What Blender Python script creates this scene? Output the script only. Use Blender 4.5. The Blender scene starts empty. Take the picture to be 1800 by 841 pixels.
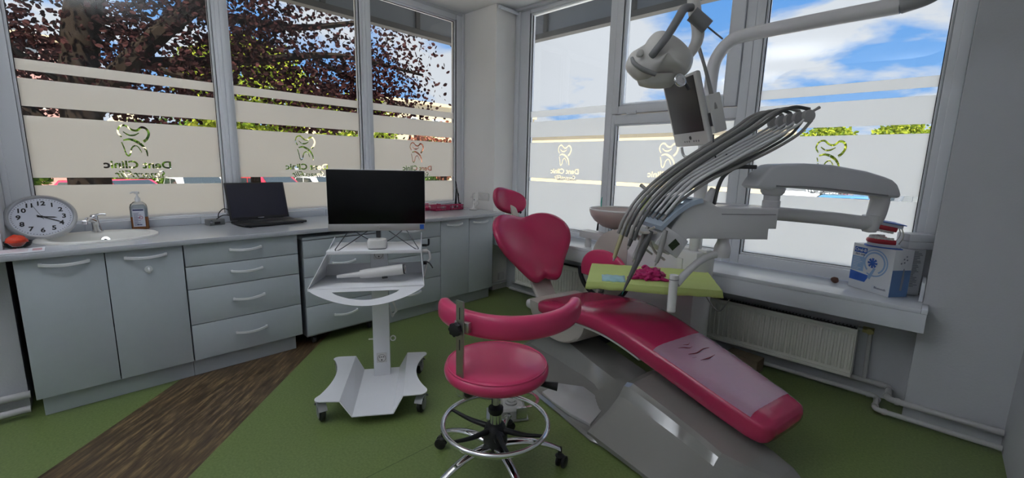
import bpy, bmesh, math, random
from mathutils import Matrix, Vector, Euler, noise

random.seed(7)
S = bpy.context.scene
COL = S.collection

# ------------------------------------------------------------ camera, world, sun, exposure
CAM_H = 1.40
cam_data = bpy.data.cameras.new('camera'); cam_data.sensor_width = 36.0
cam_data.lens = 765.75 / 1800.0 * 36.0; cam_data.clip_start = 0.02; cam_data.clip_end = 400
cam = bpy.data.objects.new('camera', cam_data); COL.objects.link(cam); S.camera = cam
YAW, PITCH, ROLL = math.radians(134.10643), math.radians(-9.70758), math.radians(1.33301)
fw = Vector((math.cos(PITCH)*math.cos(YAW), math.cos(PITCH)*math.sin(YAW), math.sin(PITCH)))
rt0 = Vector((math.sin(YAW), -math.cos(YAW), 0)); up0 = rt0.cross(fw)
rt = math.cos(ROLL)*rt0 + math.sin(ROLL)*up0; up = -math.sin(ROLL)*rt0 + math.cos(ROLL)*up0
cm = Matrix((rt, up, -fw)).transposed().to_4x4(); cm.translation = Vector((0, 0, CAM_H)); cam.matrix_world = cm

S.view_settings.view_transform = 'Standard'; S.view_settings.look = 'None'
S.view_settings.gamma = 1.0; S.view_settings.use_curve_mapping = False
S.view_settings.exposure = EXPOSURE = 0.6

def world():
    w = bpy.data.worlds.new('sky'); S.world = w; w.use_nodes = True
    nt = w.node_tree; N = nt.nodes; L = nt.links; N.clear()
    out = N.new('ShaderNodeOutputWorld'); bg = N.new('ShaderNodeBackground'); L.new(bg.outputs[0], out.inputs[0])
    tc = N.new('ShaderNodeTexCoord'); sp = N.new('ShaderNodeSeparateXYZ'); L.new(tc.outputs['Generated'], sp.inputs[0])
    ramp = N.new('ShaderNodeValToRGB'); L.new(sp.outputs['Z'], ramp.inputs[0])
    e = ramp.color_ramp.elements
    e[0].position = 0.0; e[0].color = (0.42, 0.58, 0.84, 1)
    e[1].position = 0.75; e[1].color = (0.06, 0.20, 0.62, 1)
    k = e.new(0.16); k.color = (0.21, 0.45, 0.88, 1)
    k = e.new(0.42); k.color = (0.09, 0.32, 0.80, 1)
    # clouds live on a flat layer overhead: direction / (z + c)
    ad = N.new('ShaderNodeMath'); ad.operation = 'ADD'; ad.inputs[1].default_value = 0.22; L.new(sp.outputs['Z'], ad.inputs[0])
    cx = N.new('ShaderNodeMath'); cx.operation = 'DIVIDE'; L.new(sp.outputs['X'], cx.inputs[0]); L.new(ad.outputs[0], cx.inputs[1])
    cy = N.new('ShaderNodeMath'); cy.operation = 'DIVIDE'; L.new(sp.outputs['Y'], cy.inputs[0]); L.new(ad.outputs[0], cy.inputs[1])
    cb = N.new('ShaderNodeCombineXYZ'); L.new(cx.outputs[0], cb.inputs[0]); L.new(cy.outputs[0], cb.inputs[1])
    no = N.new('ShaderNodeTexNoise'); no.inputs['Scale'].default_value = 1.9; no.inputs['Detail'].default_value = 9
    no.inputs['Roughness'].default_value = 0.55; no.inputs['Distortion'].default_value = 0.25
    mp = N.new('ShaderNodeMapping'); mp.inputs['Location'].default_value = (3.1, 1.7, 0.4); mp.inputs['Scale'].default_value = (1.0, 1.1, 1)
    L.new(cb.outputs[0], mp.inputs[0]); L.new(mp.outputs[0], no.inputs['Vector'])
    # one big cloud bank in the north-west
    dt = N.new('ShaderNodeVectorMath'); dt.operation = 'DOT_PRODUCT'
    d0 = Vector((-0.68, 0.86, 0.25)).normalized(); dt.inputs[1].default_value = d0; L.new(tc.outputs['Generated'], dt.inputs[0])
    mr = N.new('ShaderNodeMapRange'); mr.inputs[1].default_value = 0.93; mr.inputs[2].default_value = 1.0
    mr.inputs[3].default_value = 0.0; mr.inputs[4].default_value = 0.17; L.new(dt.outputs['Value'], mr.inputs[0])
    sm = N.new('ShaderNodeMath'); sm.operation = 'ADD'; L.new(no.outputs['Fac'], sm.inputs[0]); L.new(mr.outputs[0], sm.inputs[1])
    # thicker near the horizon
    hz = N.new('ShaderNodeMapRange'); hz.inputs[1].default_value = 0.0; hz.inputs[2].default_value = 0.30
    hz.inputs[3].default_value = 0.08; hz.inputs[4].default_value = 0.0; L.new(sp.outputs['Z'], hz.inputs[0])
    s2 = N.new('ShaderNodeMath'); s2.operation = 'ADD'; L.new(sm.outputs[0], s2.inputs[0]); L.new(hz.outputs[0], s2.inputs[1])
    cr = N.new('ShaderNodeValToRGB'); L.new(s2.outputs[0], cr.inputs[0]); c = cr.color_ramp.elements
    c[0].position = 0.50; c[0].color = (0, 0, 0, 1); c[1].position = 0.62; c[1].color = (1, 1, 1, 1)
    mx = N.new('ShaderNodeMix'); mx.data_type = 'RGBA'; L.new(cr.outputs[0], mx.inputs[0])
    L.new(ramp.outputs[0], mx.inputs[6]); mx.inputs[7].default_value = (0.74, 0.76, 0.82, 1)
    # below the horizon
    L.new(mx.outputs[2], bg.inputs[0]); bg.inputs[1].default_value = SKY
SKY = 0.74
world()

sun_d = bpy.data.lights.new('sun', 'SUN'); sun_d.energy = 13.0; sun_d.angle = 0.01; sun_d.color = (1.0, 0.90, 0.72)
sun = bpy.data.objects.new('sun', sun_d); COL.objects.link(sun)
sun.rotation_euler = Vector((-0.36, 0.34, -0.84)).to_track_quat('-Z', 'Y').to_euler()

# ------------------------------------------------------------ materials
MATS = {}
def mat(name, col=(0.8, 0.8, 0.8), rough=0.5, metal=0.0, bump=0.0, bscale=60, vary=0.0, vscale=8, spec=0.5, coat=0.0, emit=None, trans=0, ior=1.45, sheen=0):
    if name in MATS: return MATS[name]
    m = bpy.data.materials.new(name); m.use_nodes = True; nt = m.node_tree; N = nt.nodes; L = nt.links
    b = N['Principled BSDF']; b.inputs['Base Color'].default_value = (*col, 1); b.inputs['Roughness'].default_value = rough
    b.inputs['Metallic'].default_value = metal; b.inputs['Specular IOR Level'].default_value = spec
    b.inputs['Coat Weight'].default_value = coat; b.inputs['Coat Roughness'].default_value = 0.06
    b.inputs['Transmission Weight'].default_value = trans; b.inputs['IOR'].default_value = ior
    if emit: b.inputs['Emission Color'].default_value = (*emit[0], 1); b.inputs['Emission Strength'].default_value = emit[1]
    tc = N.new('ShaderNodeTexCoord')
    no = N.new('ShaderNodeTexNoise'); no.inputs['Scale'].default_value = vscale; no.inputs['Detail'].default_value = 4
    L.new(tc.outputs['Object'], no.inputs['Vector'])
    v = max(vary, 0.03)
    hs = N.new('ShaderNodeHueSaturation'); hs.inputs['Color'].default_value = (*col, 1)
    mr = N.new('ShaderNodeMapRange'); mr.inputs[3].default_value = 1 - v; mr.inputs[4].default_value = 1 + v
    L.new(no.outputs['Fac'], mr.inputs[0]); L.new(mr.outputs[0], hs.inputs['Value']); L.new(hs.outputs[0], b.inputs['Base Color'])
    if bump > 0:
        n2 = N.new('ShaderNodeTexNoise'); n2.inputs['Scale'].default_value = bscale; n2.inputs['Detail'].default_value = 3
        L.new(tc.outputs['Object'], n2.inputs['Vector'])
        bp = N.new('ShaderNodeBump'); bp.inputs['Strength'].default_value = bump; bp.inputs['Distance'].default_value = 0.002
        L.new(n2.outputs['Fac'], bp.inputs['Height']); L.new(bp.outputs[0], b.inputs['Normal'])
    MATS[name] = m; return m

wall_m   = mat('painted_plaster', (0.56, 0.57, 0.60), 0.85, bump=0.5, bscale=90, vary=0.03, vscale=3)
column_m = mat('column_plaster', (0.82, 0.81, 0.80), 0.85, bump=0.5, bscale=70, vary=0.05, vscale=2)
ceil_m   = mat('ceiling_plaster', (0.78, 0.79, 0.81), 0.9, bump=0.3, bscale=60)
frame_m  = mat('window_pvc', (0.72, 0.74, 0.78), 0.4, vary=0.02)
seal_m   = mat('black_rubber', (0.02, 0.02, 0.022), 0.6)
cab_m    = mat('cabinet_laminate', (0.49, 0.54, 0.58), 0.32, vary=0.03, vscale=30)
gap_m  = mat('cabinet_gap_shade', (0.10, 0.11, 0.13), 0.6)  # carcass coloured dark: shade of the gaps between fronts is put into colour
shaded_side_m   = mat('cabinet_side_shaded', (0.30, 0.31, 0.35), 0.5)  # laminate darkened: the shade on the unit's side is put into its colour
hand_m   = mat('satin_handle', (0.80, 0.82, 0.84), 0.3, metal=0.15)
top_m    = mat('worktop_laminate', (0.44, 0.46, 0.50), 0.14, vary=0.03, vscale=40)
tile_m   = mat('splash_tile', (0.50, 0.53, 0.58), 0.25)
sink_m   = mat('sink_composite', (0.80, 0.79, 0.75), 0.3)
chrome_m = mat('chrome', (0.80, 0.80, 0.82), 0.08, metal=1)
steel_m  = mat('brushed_steel', (0.58, 0.57, 0.55), 0.30, metal=1, vary=0.1, vscale=50)
black_m  = mat('black_plastic', (0.015, 0.015, 0.017), 0.45)
dark_m   = mat('dark_grey_plastic', (0.05, 0.05, 0.055), 0.4)
scr_m    = mat('dark_screen', (0.004, 0.004, 0.005), 0.22, spec=0.3)
wpl_m    = mat('white_gloss_plastic', (0.70, 0.69, 0.68), 0.22, vary=0.02)
wmet_m   = mat('white_painted_metal', (0.82, 0.83, 0.86), 0.16, vary=0.02)
unit_m   = mat('unit_plastic', (0.66, 0.65, 0.66), 0.25, vary=0.02)
base_m   = mat('base_gloss', (0.25, 0.245, 0.23), 0.09, vary=0.02, coat=1.0)
greige_m = mat('greige_plastic', (0.50, 0.46, 0.42), 0.28, vary=0.03)
red_m    = mat('red_vinyl', (0.46, 0.028, 0.10), 0.22, coat=.5, bump=0.15, bscale=220, vary=0.04, vscale=5)
red2_m   = mat('red_leatherette', (0.64, 0.048, 0.15), 0.28, coat=.3, bump=0.12, bscale=240, vary=0.04, vscale=5)
hose_m   = mat('grey_hose', (0.30, 0.29, 0.28), 0.35)
hose2_m  = mat('dark_hose', (0.10, 0.10, 0.10), 0.3)
rad_m    = mat('radiator_enamel', (0.84, 0.83, 0.76), 0.35)
pipe_m   = mat('painted_pipe', (0.50, 0.50, 0.50), 0.45)
sill_m   = mat('sill_laminate', (0.74, 0.77, 0.82), 0.10, coat=.4)
lime_m   = mat('lime_drape', (0.56, 0.66, 0.22), 0.7, bump=0.5, bscale=40)
mag_m    = mat('magenta_nitrile', (0.45, 0.01, 0.13), 0.4, bump=0.5, bscale=60)
blue_m   = mat('print_blue', (0.03, 0.12, 0.50), 0.4)
lblue_m  = mat('print_light_blue', (0.30, 0.46, 0.70), 0.4)
wht_m    = mat('white_card', (0.74, 0.76, 0.80), 0.4)
ink_m    = mat('ink_black', (0.01, 0.01, 0.012), 0.5)

def glass(name, tint=(0.93, 0.95, 0.95), gl=0.06):
    m = bpy.data.materials.new(name); m.use_nodes = True; N = m.node_tree.nodes; L = m.node_tree.links; N.clear()
    o = N.new('ShaderNodeOutputMaterial'); t = N.new('ShaderNodeBsdfTransparent'); t.inputs[0].default_value = (*tint, 1)
    g = N.new('ShaderNodeBsdfGlossy'); g.inputs['Roughness'].default_value = 0.01; g.inputs[0].default_value = (1, 1, 1, 1)
    lw = N.new('ShaderNodeFresnel'); lw.inputs[0].default_value = 1.35
    mx = N.new('ShaderNodeMixShader'); L.new(lw.outputs[0], mx.inputs[0]); L.new(t.outputs[0], mx.inputs[1]); L.new(g.outputs[0], mx.inputs[2])
    L.new(mx.outputs[0], o.inputs[0]); return m
glass_m = glass('window_glass')
clear_m = glass('clear_plastic', (0.86, 0.86, 0.84))

def film():
    m = bpy.data.materials.new('frosted_film'); m.use_nodes = True; N = m.node_tree.nodes; L = m.node_tree.links; N.clear()
    o = N.new('ShaderNodeOutputMaterial'); t = N.new('ShaderNodeBsdfTranslucent'); t.inputs[0].default_value = (0.97, 0.965, 0.95, 1)
    d = N.new('ShaderNodeBsdfDiffuse'); d.inputs[0].default_value = (0.75, 0.75, 0.76, 1)
    tc = N.new('ShaderNodeTexCoord'); no = N.new('ShaderNodeTexNoise'); no.inputs['Scale'].default_value = 2.0
    L.new(tc.outputs['Object'], no.inputs['Vector'])
    mr = N.new('ShaderNodeMapRange'); mr.inputs[3].default_value = 0.10; mr.inputs[4].default_value = 0.18; L.new(no.outputs['Fac'], mr.inputs[0])
    mx = N.new('ShaderNodeMixShader'); L.new(mr.outputs[0], mx.inputs[0]); L.new(t.outputs[0], mx.inputs[1]); L.new(d.outputs[0], mx.inputs[2])
    L.new(mx.outputs[0], o.inputs[0]); return m
film_m = film()

def floor_mat():
    m = bpy.data.materials.new('green_vinyl_floor'); m.use_nodes = True; nt = m.node_tree; N = nt.nodes; L = nt.links; b = N['Principled BSDF']
    g = N.new('ShaderNodeNewGeometry'); sp = N.new('ShaderNodeSeparateXYZ'); L.new(g.outputs['Position'], sp.inputs[0])
    n1 = N.new('ShaderNodeTexNoise'); n1.inputs['Scale'].default_value = 90; n1.inputs['Detail'].default_value = 5; L.new(g.outputs['Position'], n1.inputs['Vector'])
    r1 = N.new('ShaderNodeValToRGB'); L.new(n1.outputs['Fac'], r1.inputs[0]); e = r1.color_ramp.elements
    e[0].position = 0.3; e[0].color = (0.14, 0.195, 0.058, 1); e[1].position = 0.7; e[1].color = (0.20, 0.27, 0.092, 1)
    # wood-look strip: signed distance across the strip direction
    p0 = Vector((-3.167, 1.162)); p1 = Vector((-2.205, 0.251)); d = (p1-p0).normalized(); nn = Vector((-d.y, d.x))
    if nn.dot(Vector((-3.27, 0.749))-p0) < 0: nn = -nn
    def lin(ax, ay, c):
        a = N.new('ShaderNodeMath'); a.operation = 'MULTIPLY'; a.inputs[1].default_value = ax; L.new(sp.outputs['X'], a.inputs[0])
        b2 = N.new('ShaderNodeMath'); b2.operation = 'MULTIPLY_ADD'; b2.inputs[1].default_value = ay; L.new(sp.outputs['Y'], b2.inputs[0]); L.new(a.outputs[0], b2.inputs[2])
        s = N.new('ShaderNodeMath'); s.operation = 'ADD'; s.inputs[1].default_value = c; L.new(b2.outputs[0], s.inputs[0]); return s
    dist = lin(nn.x, nn.y, -nn.dot(p0)); along = lin(d.x, d.y, -d.dot(p0))
    W = 0.645
    c0 = N.new('ShaderNodeMath'); c0.operation = 'GREATER_THAN'; c0.inputs[1].default_value = 0; L.new(dist.outputs[0], c0.inputs[0])
    c1 = N.new('ShaderNodeMath'); c1.operation = 'LESS_THAN'; c1.inputs[1].default_value = W; L.new(dist.outputs[0], c1.inputs[0])
    ms = N.new('ShaderNodeMath'); ms.operation = 'MULTIPLY'; L.new(c0.outputs[0], ms.inputs[0]); L.new(c1.outputs[0], ms.inputs[1])
    cb = N.new('ShaderNodeCombineXYZ'); L.new(along.outputs[0], cb.inputs[0]); L.new(dist.outputs[0], cb.inputs[1])
    mp = N.new('ShaderNodeMapping'); mp.inputs['Scale'].default_value = (3.2, 24, 1); L.new(cb.outputs[0], mp.inputs[0])
    n2 = N.new('ShaderNodeTexNoise'); n2.inputs['Scale'].default_value = 1.6; n2.inputs['Detail'].default_value = 7; n2.inputs['Roughness'].default_value = 0.65; L.new(mp.outputs[0], n2.inputs['Vector'])
    r2 = N.new('ShaderNodeValToRGB'); L.new(n2.outputs['Fac'], r2.inputs[0]); e = r2.color_ramp.elements
    e[0].position = 0.34; e[0].color = (0.050, 0.032, 0.018, 1); e[1].position = 0.70; e[1].color = (0.34, 0.24, 0.11, 1)
    k = e.new(0.52); k.color = (0.12, 0.078, 0.042, 1)
    mx = N.new('ShaderNodeMix'); mx.data_type = 'RGBA'; L.new(ms.outputs[0], mx.inputs[0]); L.new(r1.outputs[0], mx.inputs[6]); L.new(r2.outputs[0], mx.inputs[7])
    # weld seams of the vinyl
    def seam(q0, q1, prev):
        dd = (Vector(q1)-Vector(q0)).normalized(); n3 = Vector((-dd.y, dd.x)); ds = lin(n3.x, n3.y, -n3.dot(Vector(q0)))
        ab = N.new('ShaderNodeMath'); ab.operation = 'ABSOLUTE'; L.new(ds.outputs[0], ab.inputs[0])
        lt = N.new('ShaderNodeMath'); lt.operation = 'LESS_THAN'; lt.inputs[1].default_value = 0.0022; L.new(ab.outputs[0], lt.inputs[0])
        sc = N.new('ShaderNodeMath'); sc.operation = 'MULTIPLY'; sc.inputs[1].default_value = 0.6; L.new(lt.outputs[0], sc.inputs[0])
        m2 = N.new('ShaderNodeMix'); m2.data_type = 'RGBA'; L.new(sc.outputs[0], m2.inputs[0]); L.new(prev, m2.inputs[6]); m2.inputs[7].default_value = (0.03, 0.05, 0.01, 1)
        return m2.outputs[2]
    o1 = seam((-1.663, 0.817), (-1.63, 1.9), mx.outputs[2])
    L.new(o1, b.inputs['Base Color']); b.inputs['Roughness'].default_value = 0.36; b.inputs['Specular IOR Level'].default_value = 0.45
    bp = N.new('ShaderNodeBump'); bp.inputs['Strength'].default_value = 0.12; bp.inputs['Distance'].default_value = 0.002
    L.new(n1.outputs['Fac'], bp.inputs['Height']); L.new(bp.outputs[0], b.inputs['Normal'])
    return m
floor_m = floor_mat()

# ------------------------------------------------------------ mesh helpers
def FR(o, x, y):
    """frame matrix from origin, x axis and (roughly) y axis"""
    x = Vector(x).normalized(); y = Vector(y); z = x.cross(y).normalized(); y = z.cross(x)
    m = Matrix((x, y, z)).transposed().to_4x4(); m.translation = Vector(o); return m
def T(x, y, z): return Matrix.Translation((x, y, z))
def RZ(a): return Matrix.Rotation(a, 4, 'Z')
def RX(a): return Matrix.Rotation(a, 4, 'X')
def RY(a): return Matrix.Rotation(a, 4, 'Y')
I4 = Matrix.Identity(4)

def spline(pts, k=6):
    P = [Vector(p) for p in pts]
    if len(P) < 3: return P
    out = []
    for i in range(len(P)-1):
        a = P[i-1] if i else P[0]*2-P[1]; b = P[i]; c = P[i+1]; d = P[i+2] if i+2 < len(P) else P[-1]*2-P[-2]
        for j in range(k):
            t = j/k
            out.append(0.5*((2*b)+(c-a)*t+(2*a-5*b+4*c-d)*t*t+(3*b-a-3*c+d)*t**3))
    out.append(P[-1]); return out

class MB:
    def __init__(s, M=None): s.bm = bmesh.new(); s.M = M or I4
    def _add(s, vs, fs, M=None):
        M = s.M @ (M or I4); V = [s.bm.verts.new(M @ Vector(v)) for v in vs]
        for f in fs:
            try: s.bm.faces.new([V[i] for i in f])
            except ValueError: pass
        return V
    def box(s, x0, x1, y0, y1, z0, z1, bev=0, M=None, seg=2):
        b = bmesh.new(); bmesh.ops.create_cube(b, size=1)
        for v in b.verts: v.co = Vector((x0+(v.co.x+.5)*(x1-x0), y0+(v.co.y+.5)*(y1-y0), z0+(v.co.z+.5)*(z1-z0)))
        if bev > 0: bmesh.ops.bevel(b, geom=list(b.edges), offset=bev, segments=seg, profile=0.5, affect='EDGES', clamp_overlap=True)
        s._merge(b, M); return s
    def _merge(s, b, M=None):
        b.verts.index_update()
        vs = [v.co.copy() for v in b.verts]; fs = [[v.index for v in f.verts] for f in b.faces]; b.free(); s._add(vs, fs, M)
    def prism(s, poly, z0, z1, bev=0, M=None, seg=2):
        b = bmesh.new(); V = [b.verts.new((p[0], p[1], z0)) for p in poly]; f = b.faces.new(V)
        r = bmesh.ops.extrude_face_region(b, geom=[f]); 
        for v in r['geom']:
            if isinstance(v, bmesh.types.BMVert): v.co.z = z1
        bmesh.ops.recalc_face_normals(b, faces=list(b.faces))
        if bev > 0:
            ed = [e for e in b.edges if abs(e.verts[0].co.z-e.verts[1].co.z) < 1e-6]
            bmesh.ops.bevel(b, geom=ed, offset=bev, segments=seg, profile=0.5, affect='EDGES', clamp_overlap=True)
        s._merge(b, M); return s
    def loft(s, rings, cap=True, M=None, closed=True):
        n = len(rings[0]); vs = [p for r in rings for p in r]; fs = []
        m = n if closed else n-1
        for i in range(len(rings)-1):
            for j in range(m):
                fs.append([i*n+j, i*n+(j+1) % n, (i+1)*n+(j+1) % n, (i+1)*n+j])
        if cap and closed: fs.append(list(range(n))[::-1]); fs.append([(len(rings)-1)*n+j for j in range(n)])
        s._add(vs, fs, M); return s
    def tube(s, pts, r, n=10, k=6, smooth=True, M=None, cap=True):
        P = spline(pts, k) if smooth else [Vector(p) for p in pts]
        P = [p for i, p in enumerate(P) if i == 0 or (p-P[i-1]).length > 1e-6]
        rr = r if isinstance(r, (list, tuple)) else [r, r]
        tot = [0]
        for i in range(1, len(P)): tot.append(tot[-1]+(P[i]-P[i-1]).length)
        rings = []; t = (P[1]-P[0]).normalized(); u = t.orthogonal().normalized()
        for i, p in enumerate(P):
            t2 = (P[min(i+1, len(P)-1)]-P[max(i-1, 0)]).normalized(); u = (u-t2*u.dot(t2)).normalized(); w = t2.cross(u)
            f = tot[i]/tot[-1]*(len(rr)-1); a = min(int(f), len(rr)-2); R = rr[a]+(rr[a+1]-rr[a])*(f-a)
            rings.append([p+(u*math.cos(2*math.pi*j/n)+w*math.sin(2*math.pi*j/n))*R for j in range(n)])
        return s.loft(rings, cap, M)
    def cyl(s, p0, p1, r0, r1=None, n=24, M=None): return s.tube([p0, p1], [r0, r0 if r1 is None else r1], n, smooth=False, M=M)
    def lathe(s, prof, n=32, M=None):
        """profile of (radius, height) about local z"""
        rings = [[(max(r, 1e-4)*math.cos(2*math.pi*j/n), max(r, 1e-4)*math.sin(2*math.pi*j/n), h) for j in range(n)] for r, h in prof]
        return s.loft(rings, True, M)
    def torus(s, R, r, n=48, m=10, M=None, sx=1, sy=1):
        rings = []
        for i in range(n+1):
            a = 2*math.pi*i/n
            rings.append([((R+r*math.cos(2*math.pi*j/m))*math.cos(a)*sx, (R+r*math.cos(2*math.pi*j/m))*math.sin(a)*sy, r*math.sin(2*math.pi*j/m)) for j in range(m)])
        return s.loft(rings, False, M)
    def pillow(s, outline, th, disp=lambda x, y: 0, prof=None, M=None, back=1.0):
        """cushion with a star shaped outline, local xy, thickness along z, front +z"""
        cx = sum(p[0] for p in outline)/len(outline); cy = sum(p[1] for p in outline)/len(outline)
        prof = prof or [(0.0, 1.0), (0.3, 1.0), (0.55, .99), (0.75, .95), (0.88, .84), (0.95, .66), (0.985, .40), (1.0, 0.0)]
        rings = []
        for side in (1, -1):
            seq = prof[::1] if side == 1 else prof[::-1][1:]
            for f, h in seq:
                f = max(f, 0.002)
                ring = []
                for x, y in outline:
                    X = cx+(x-cx)*f; Y = cy+(y-cy)*f
                    hh = h*th/2*(1 if side == 1 else -back)
                    ring.append((X, Y, hh+disp(X, Y)))
                rings.append(ring)
        return s.loft(rings, True, M)
    def clean(s): bmesh.ops.remove_doubles(s.bm, verts=s.bm.verts, dist=1e-6)
    def obj(s, name, m, parent=None, smooth=True, angle=0.7, label=None, sub=0):
        s.clean(); bmesh.ops.recalc_face_normals(s.bm, faces=list(s.bm.faces))
        me = bpy.data.meshes.new(name)
        if parent is not None: bmesh.ops.transform(s.bm, matrix=WM[parent].inverted(), verts=s.bm.verts)
        s.bm.to_mesh(me); s.bm.free()
        if smooth:
            me.polygons.foreach_set('use_smooth', [True]*len(me.polygons)); me.set_sharp_from_angle(angle=angle)
        o = bpy.data.objects.new(name, me); COL.objects.link(o)
        for q in (m if isinstance(m, (list, tuple)) else [m]): me.materials.append(q)
        if parent is not None: o.parent = parent; WM[o] = WM[parent].copy()
        else: WM[o] = I4.copy()
        if label: o['label'] = label
        if sub:
            md = o.modifiers.new('sub', 'SUBSURF'); md.levels = sub; md.render_levels = sub
        return o
WM = {}
def tag(o, label, cat, group=None, kind=None):
    if label: o['label'] = label
    if cat: o['category'] = cat
    if group: o['group'] = group
    if kind: o['kind'] = kind
    return o
def thing(name, loc, label, cat, group=None, kind=None):
    o = bpy.data.objects.new(name, None); COL.objects.link(o); o.location = loc; o.empty_display_size = 0.05
    WM[o] = Matrix.Translation(loc); return tag(o, label, cat, group, kind)
def copy_tree(o, parent=None):
    c = o.copy(); COL.objects.link(c); c.parent = parent
    WM[c] = WM[o].copy()
    for ch in list(o.children): copy_tree(ch, c)
    return c
def struct(o): o['kind'] = 'structure'; return o

def text_mesh(body, size, M, ext=0.0004, align='CENTER', shear=0, bold=0, space=1):
    cu = bpy.data.curves.new('lettering', 'FONT'); cu.body = body; cu.size = size; cu.align_x = align; cu.align_y = 'CENTER'
    cu.extrude = ext; cu.shear = shear; cu.offset = bold; cu.space_character = space; cu.resolution_u = 3
    ob = bpy.data.objects.new('lettering', cu); COL.objects.link(ob)
    bpy.context.view_layer.update(); dg = bpy.context.evaluated_depsgraph_get()
    me = bpy.data.meshes.new_from_object(ob.evaluated_get(dg)); bpy.data.objects.remove(ob); me.transform(M); return me
def text(name, body, size, M, m, parent, **k):
    me = text_mesh(body, size, M, **k); me.transform(WM[parent].inverted()); me.name = name
    o = bpy.data.objects.new(name, me); COL.objects.link(o); me.materials.clear(); me.materials.append(m); o.parent = parent; WM[o] = WM[parent].copy(); return o
def text_poly(body, size, shear=0, bold=0):
    """closed outlines (in xy) of a word, for cutting out of film"""
    cu = bpy.data.curves.new('lettering', 'FONT'); cu.body = body; cu.size = size; cu.align_x = 'CENTER'; cu.align_y = 'CENTER'; cu.shear = shear
    ob = bpy.data.objects.new('lettering', cu); COL.objects.link(ob); bpy.context.view_layer.update()
    dg = bpy.context.evaluated_depsgraph_get(); c2 = ob.to_curve(dg); out = []
    for sp in c2.splines:
        bp = sp.bezier_points; n = len(bp); pts = []
        for i in range(n):
            a, b = bp[i], bp[(i+1) % n]
            straight = (a.handle_right-a.co).length < 1e-5 and (b.handle_left-b.co).length < 1e-5
            steps = 1 if straight else 4
            for j in range(steps):
                t = j/steps
                p = ((1-t)**3)*a.co+3*((1-t)**2)*t*a.handle_right+3*(1-t)*t*t*b.handle_left+t**3*b.co; pts.append((p.x, p.y))
        # embolden: push every outline outwards
        nn = len(pts); q = []
        for i in range(nn):
            a = Vector(pts[i-1]); b_ = Vector(pts[(i+1) % nn]); t = b_-a
            if t.length < 1e-9: q.append(pts[i]); continue
            t.normalize(); q.append((pts[i][0]+t.y*bold, pts[i][1]-t.x*bold))
        out.append(q)
    ob.to_curve_clear(); bpy.data.objects.remove(ob); return out
def fill_mesh(polys, M, ext=0.0006):
    """flat sheet from closed outlines, even-odd filled"""
    cu = bpy.data.curves.new('sheet', 'CURVE'); cu.dimensions = '2D'; cu.fill_mode = 'BOTH'; cu.extrude = ext
    for p in polys:
        sp = cu.splines.new('POLY'); sp.points.add(len(p)-1); sp.use_cyclic_u = True
        for i, q in enumerate(p): sp.points[i].co = (q[0], q[1], 0, 1)
    ob = bpy.data.objects.new('sheet', cu); COL.objects.link(ob); bpy.context.view_layer.update()
    dg = bpy.context.evaluated_depsgraph_get(); me = bpy.data.meshes.new_from_object(ob.evaluated_get(dg))
    bpy.data.objects.remove(ob); me.transform(M); return me
def ribbon(pts, w):
    P = [Vector((*p, 0)) for p in pts]; Q = spline(P, 5); n = len(Q); L_, R_ = [], []
    for i, p in enumerate(Q):
        t = (Q[min(i+1, n-1)]-Q[max(i-1, 0)]).normalized(); nn = Vector((-t.y, t.x, 0)); f = i/(n-1)
        ww = (w[0]+(w[1]-w[0])*f*2 if f < .5 else w[1]+(w[2]-w[1])*(f-.5)*2)/2
        L_.append((p+nn*ww)[:2]); R_.append((p-nn*ww)[:2])
    return L_+R_[::-1]
TOOTH = [ribbon([(.12, .62), (.02, .78), (.10, .96), (.27, 1.0), (.45, .88), (.62, .86), (.78, .97), (.93, .93), (1.0, .78), (.92, .60), (.80, .50)], (.05, .07, .09)),
         ribbon([(.18, .80), (.34, .70), (.52, .70), (.68, .78)], (.03, .06, .03)),
         ribbon([(.16, .52), (.36, .56), (.56, .50), (.74, .38), (.86, .20), (.88, .02)], (.05, .10, .04)),
         ribbon([(.10, .46), (.16, .26), (.20, .08), (.27, .02), (.34, .10), (.40, .28), (.52, .36), (.62, .30), (.70, .14)], (.04, .055, .03))]
def logo(cx, zt, sc=1.0, flip=True):
    """cut-outs: tooth, two words.  u grows the way the words read; z up"""
    out = []
    w, h = 0.165*sc, 0.205*sc
    for p in TOOTH: out.append([(cx-(x-.5)*w, zt-h+y*h) for x, y in p])
    for p in text_poly('Dent Clinic', 0.070*sc, bold=.0022): out.append([(cx-0.01+x*1.12, zt-h-0.058*sc+y) for x, y in p])
    for p in text_poly('SmartElit', 0.075*sc, shear=0.45, bold=.0006): out.append([(cx-0.03+x, zt-h-0.125*sc+y) for x, y in p])
    return out

# ------------------------------------------------------------ room shell
m = MB(); m.box(-4.15, 0.45, -2.7, 3.7, -0.08, 0.0); struct(m.obj('floor', floor_m, smooth=False))
m = MB(); m.box(-4.15, 0.6, -2.8, 3.75, 3.0, 3.12); struct(m.obj('ceiling', ceil_m, smooth=False))
m = MB(); m.box(-4.15, -3.42, -2.7, -0.25, 0, 3.0); m.box(-4.15, -4.0, -0.25, 3.25, 0, 0.89); m.box(-4.15, -3.95, -0.25, 3.25, 2.97, 3.0)
struct(m.obj('wall_west', wall_m, smooth=False))
m = MB(); m.box(-4.15, -3.44, 3.25, 3.75, 0, 3.0); struct(m.obj('wall_corner', column_m, smooth=False))
m = MB(); m.box(-3.44, 0.02, 3.47, 3.75, 0, 0.66); m.box(0.02, 0.6, 3.28, 3.75, 0, 3.0); m.box(-3.44, 0.02, 3.5, 3.75, 2.975, 3.0)
struct(m.obj('wall_north', wall_m, smooth=False))
m = MB(); m.box(0.41, 0.6, -2.7, 3.28, 0, 3.0); struct(m.obj('wall_east', wall_m, smooth=False))
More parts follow.
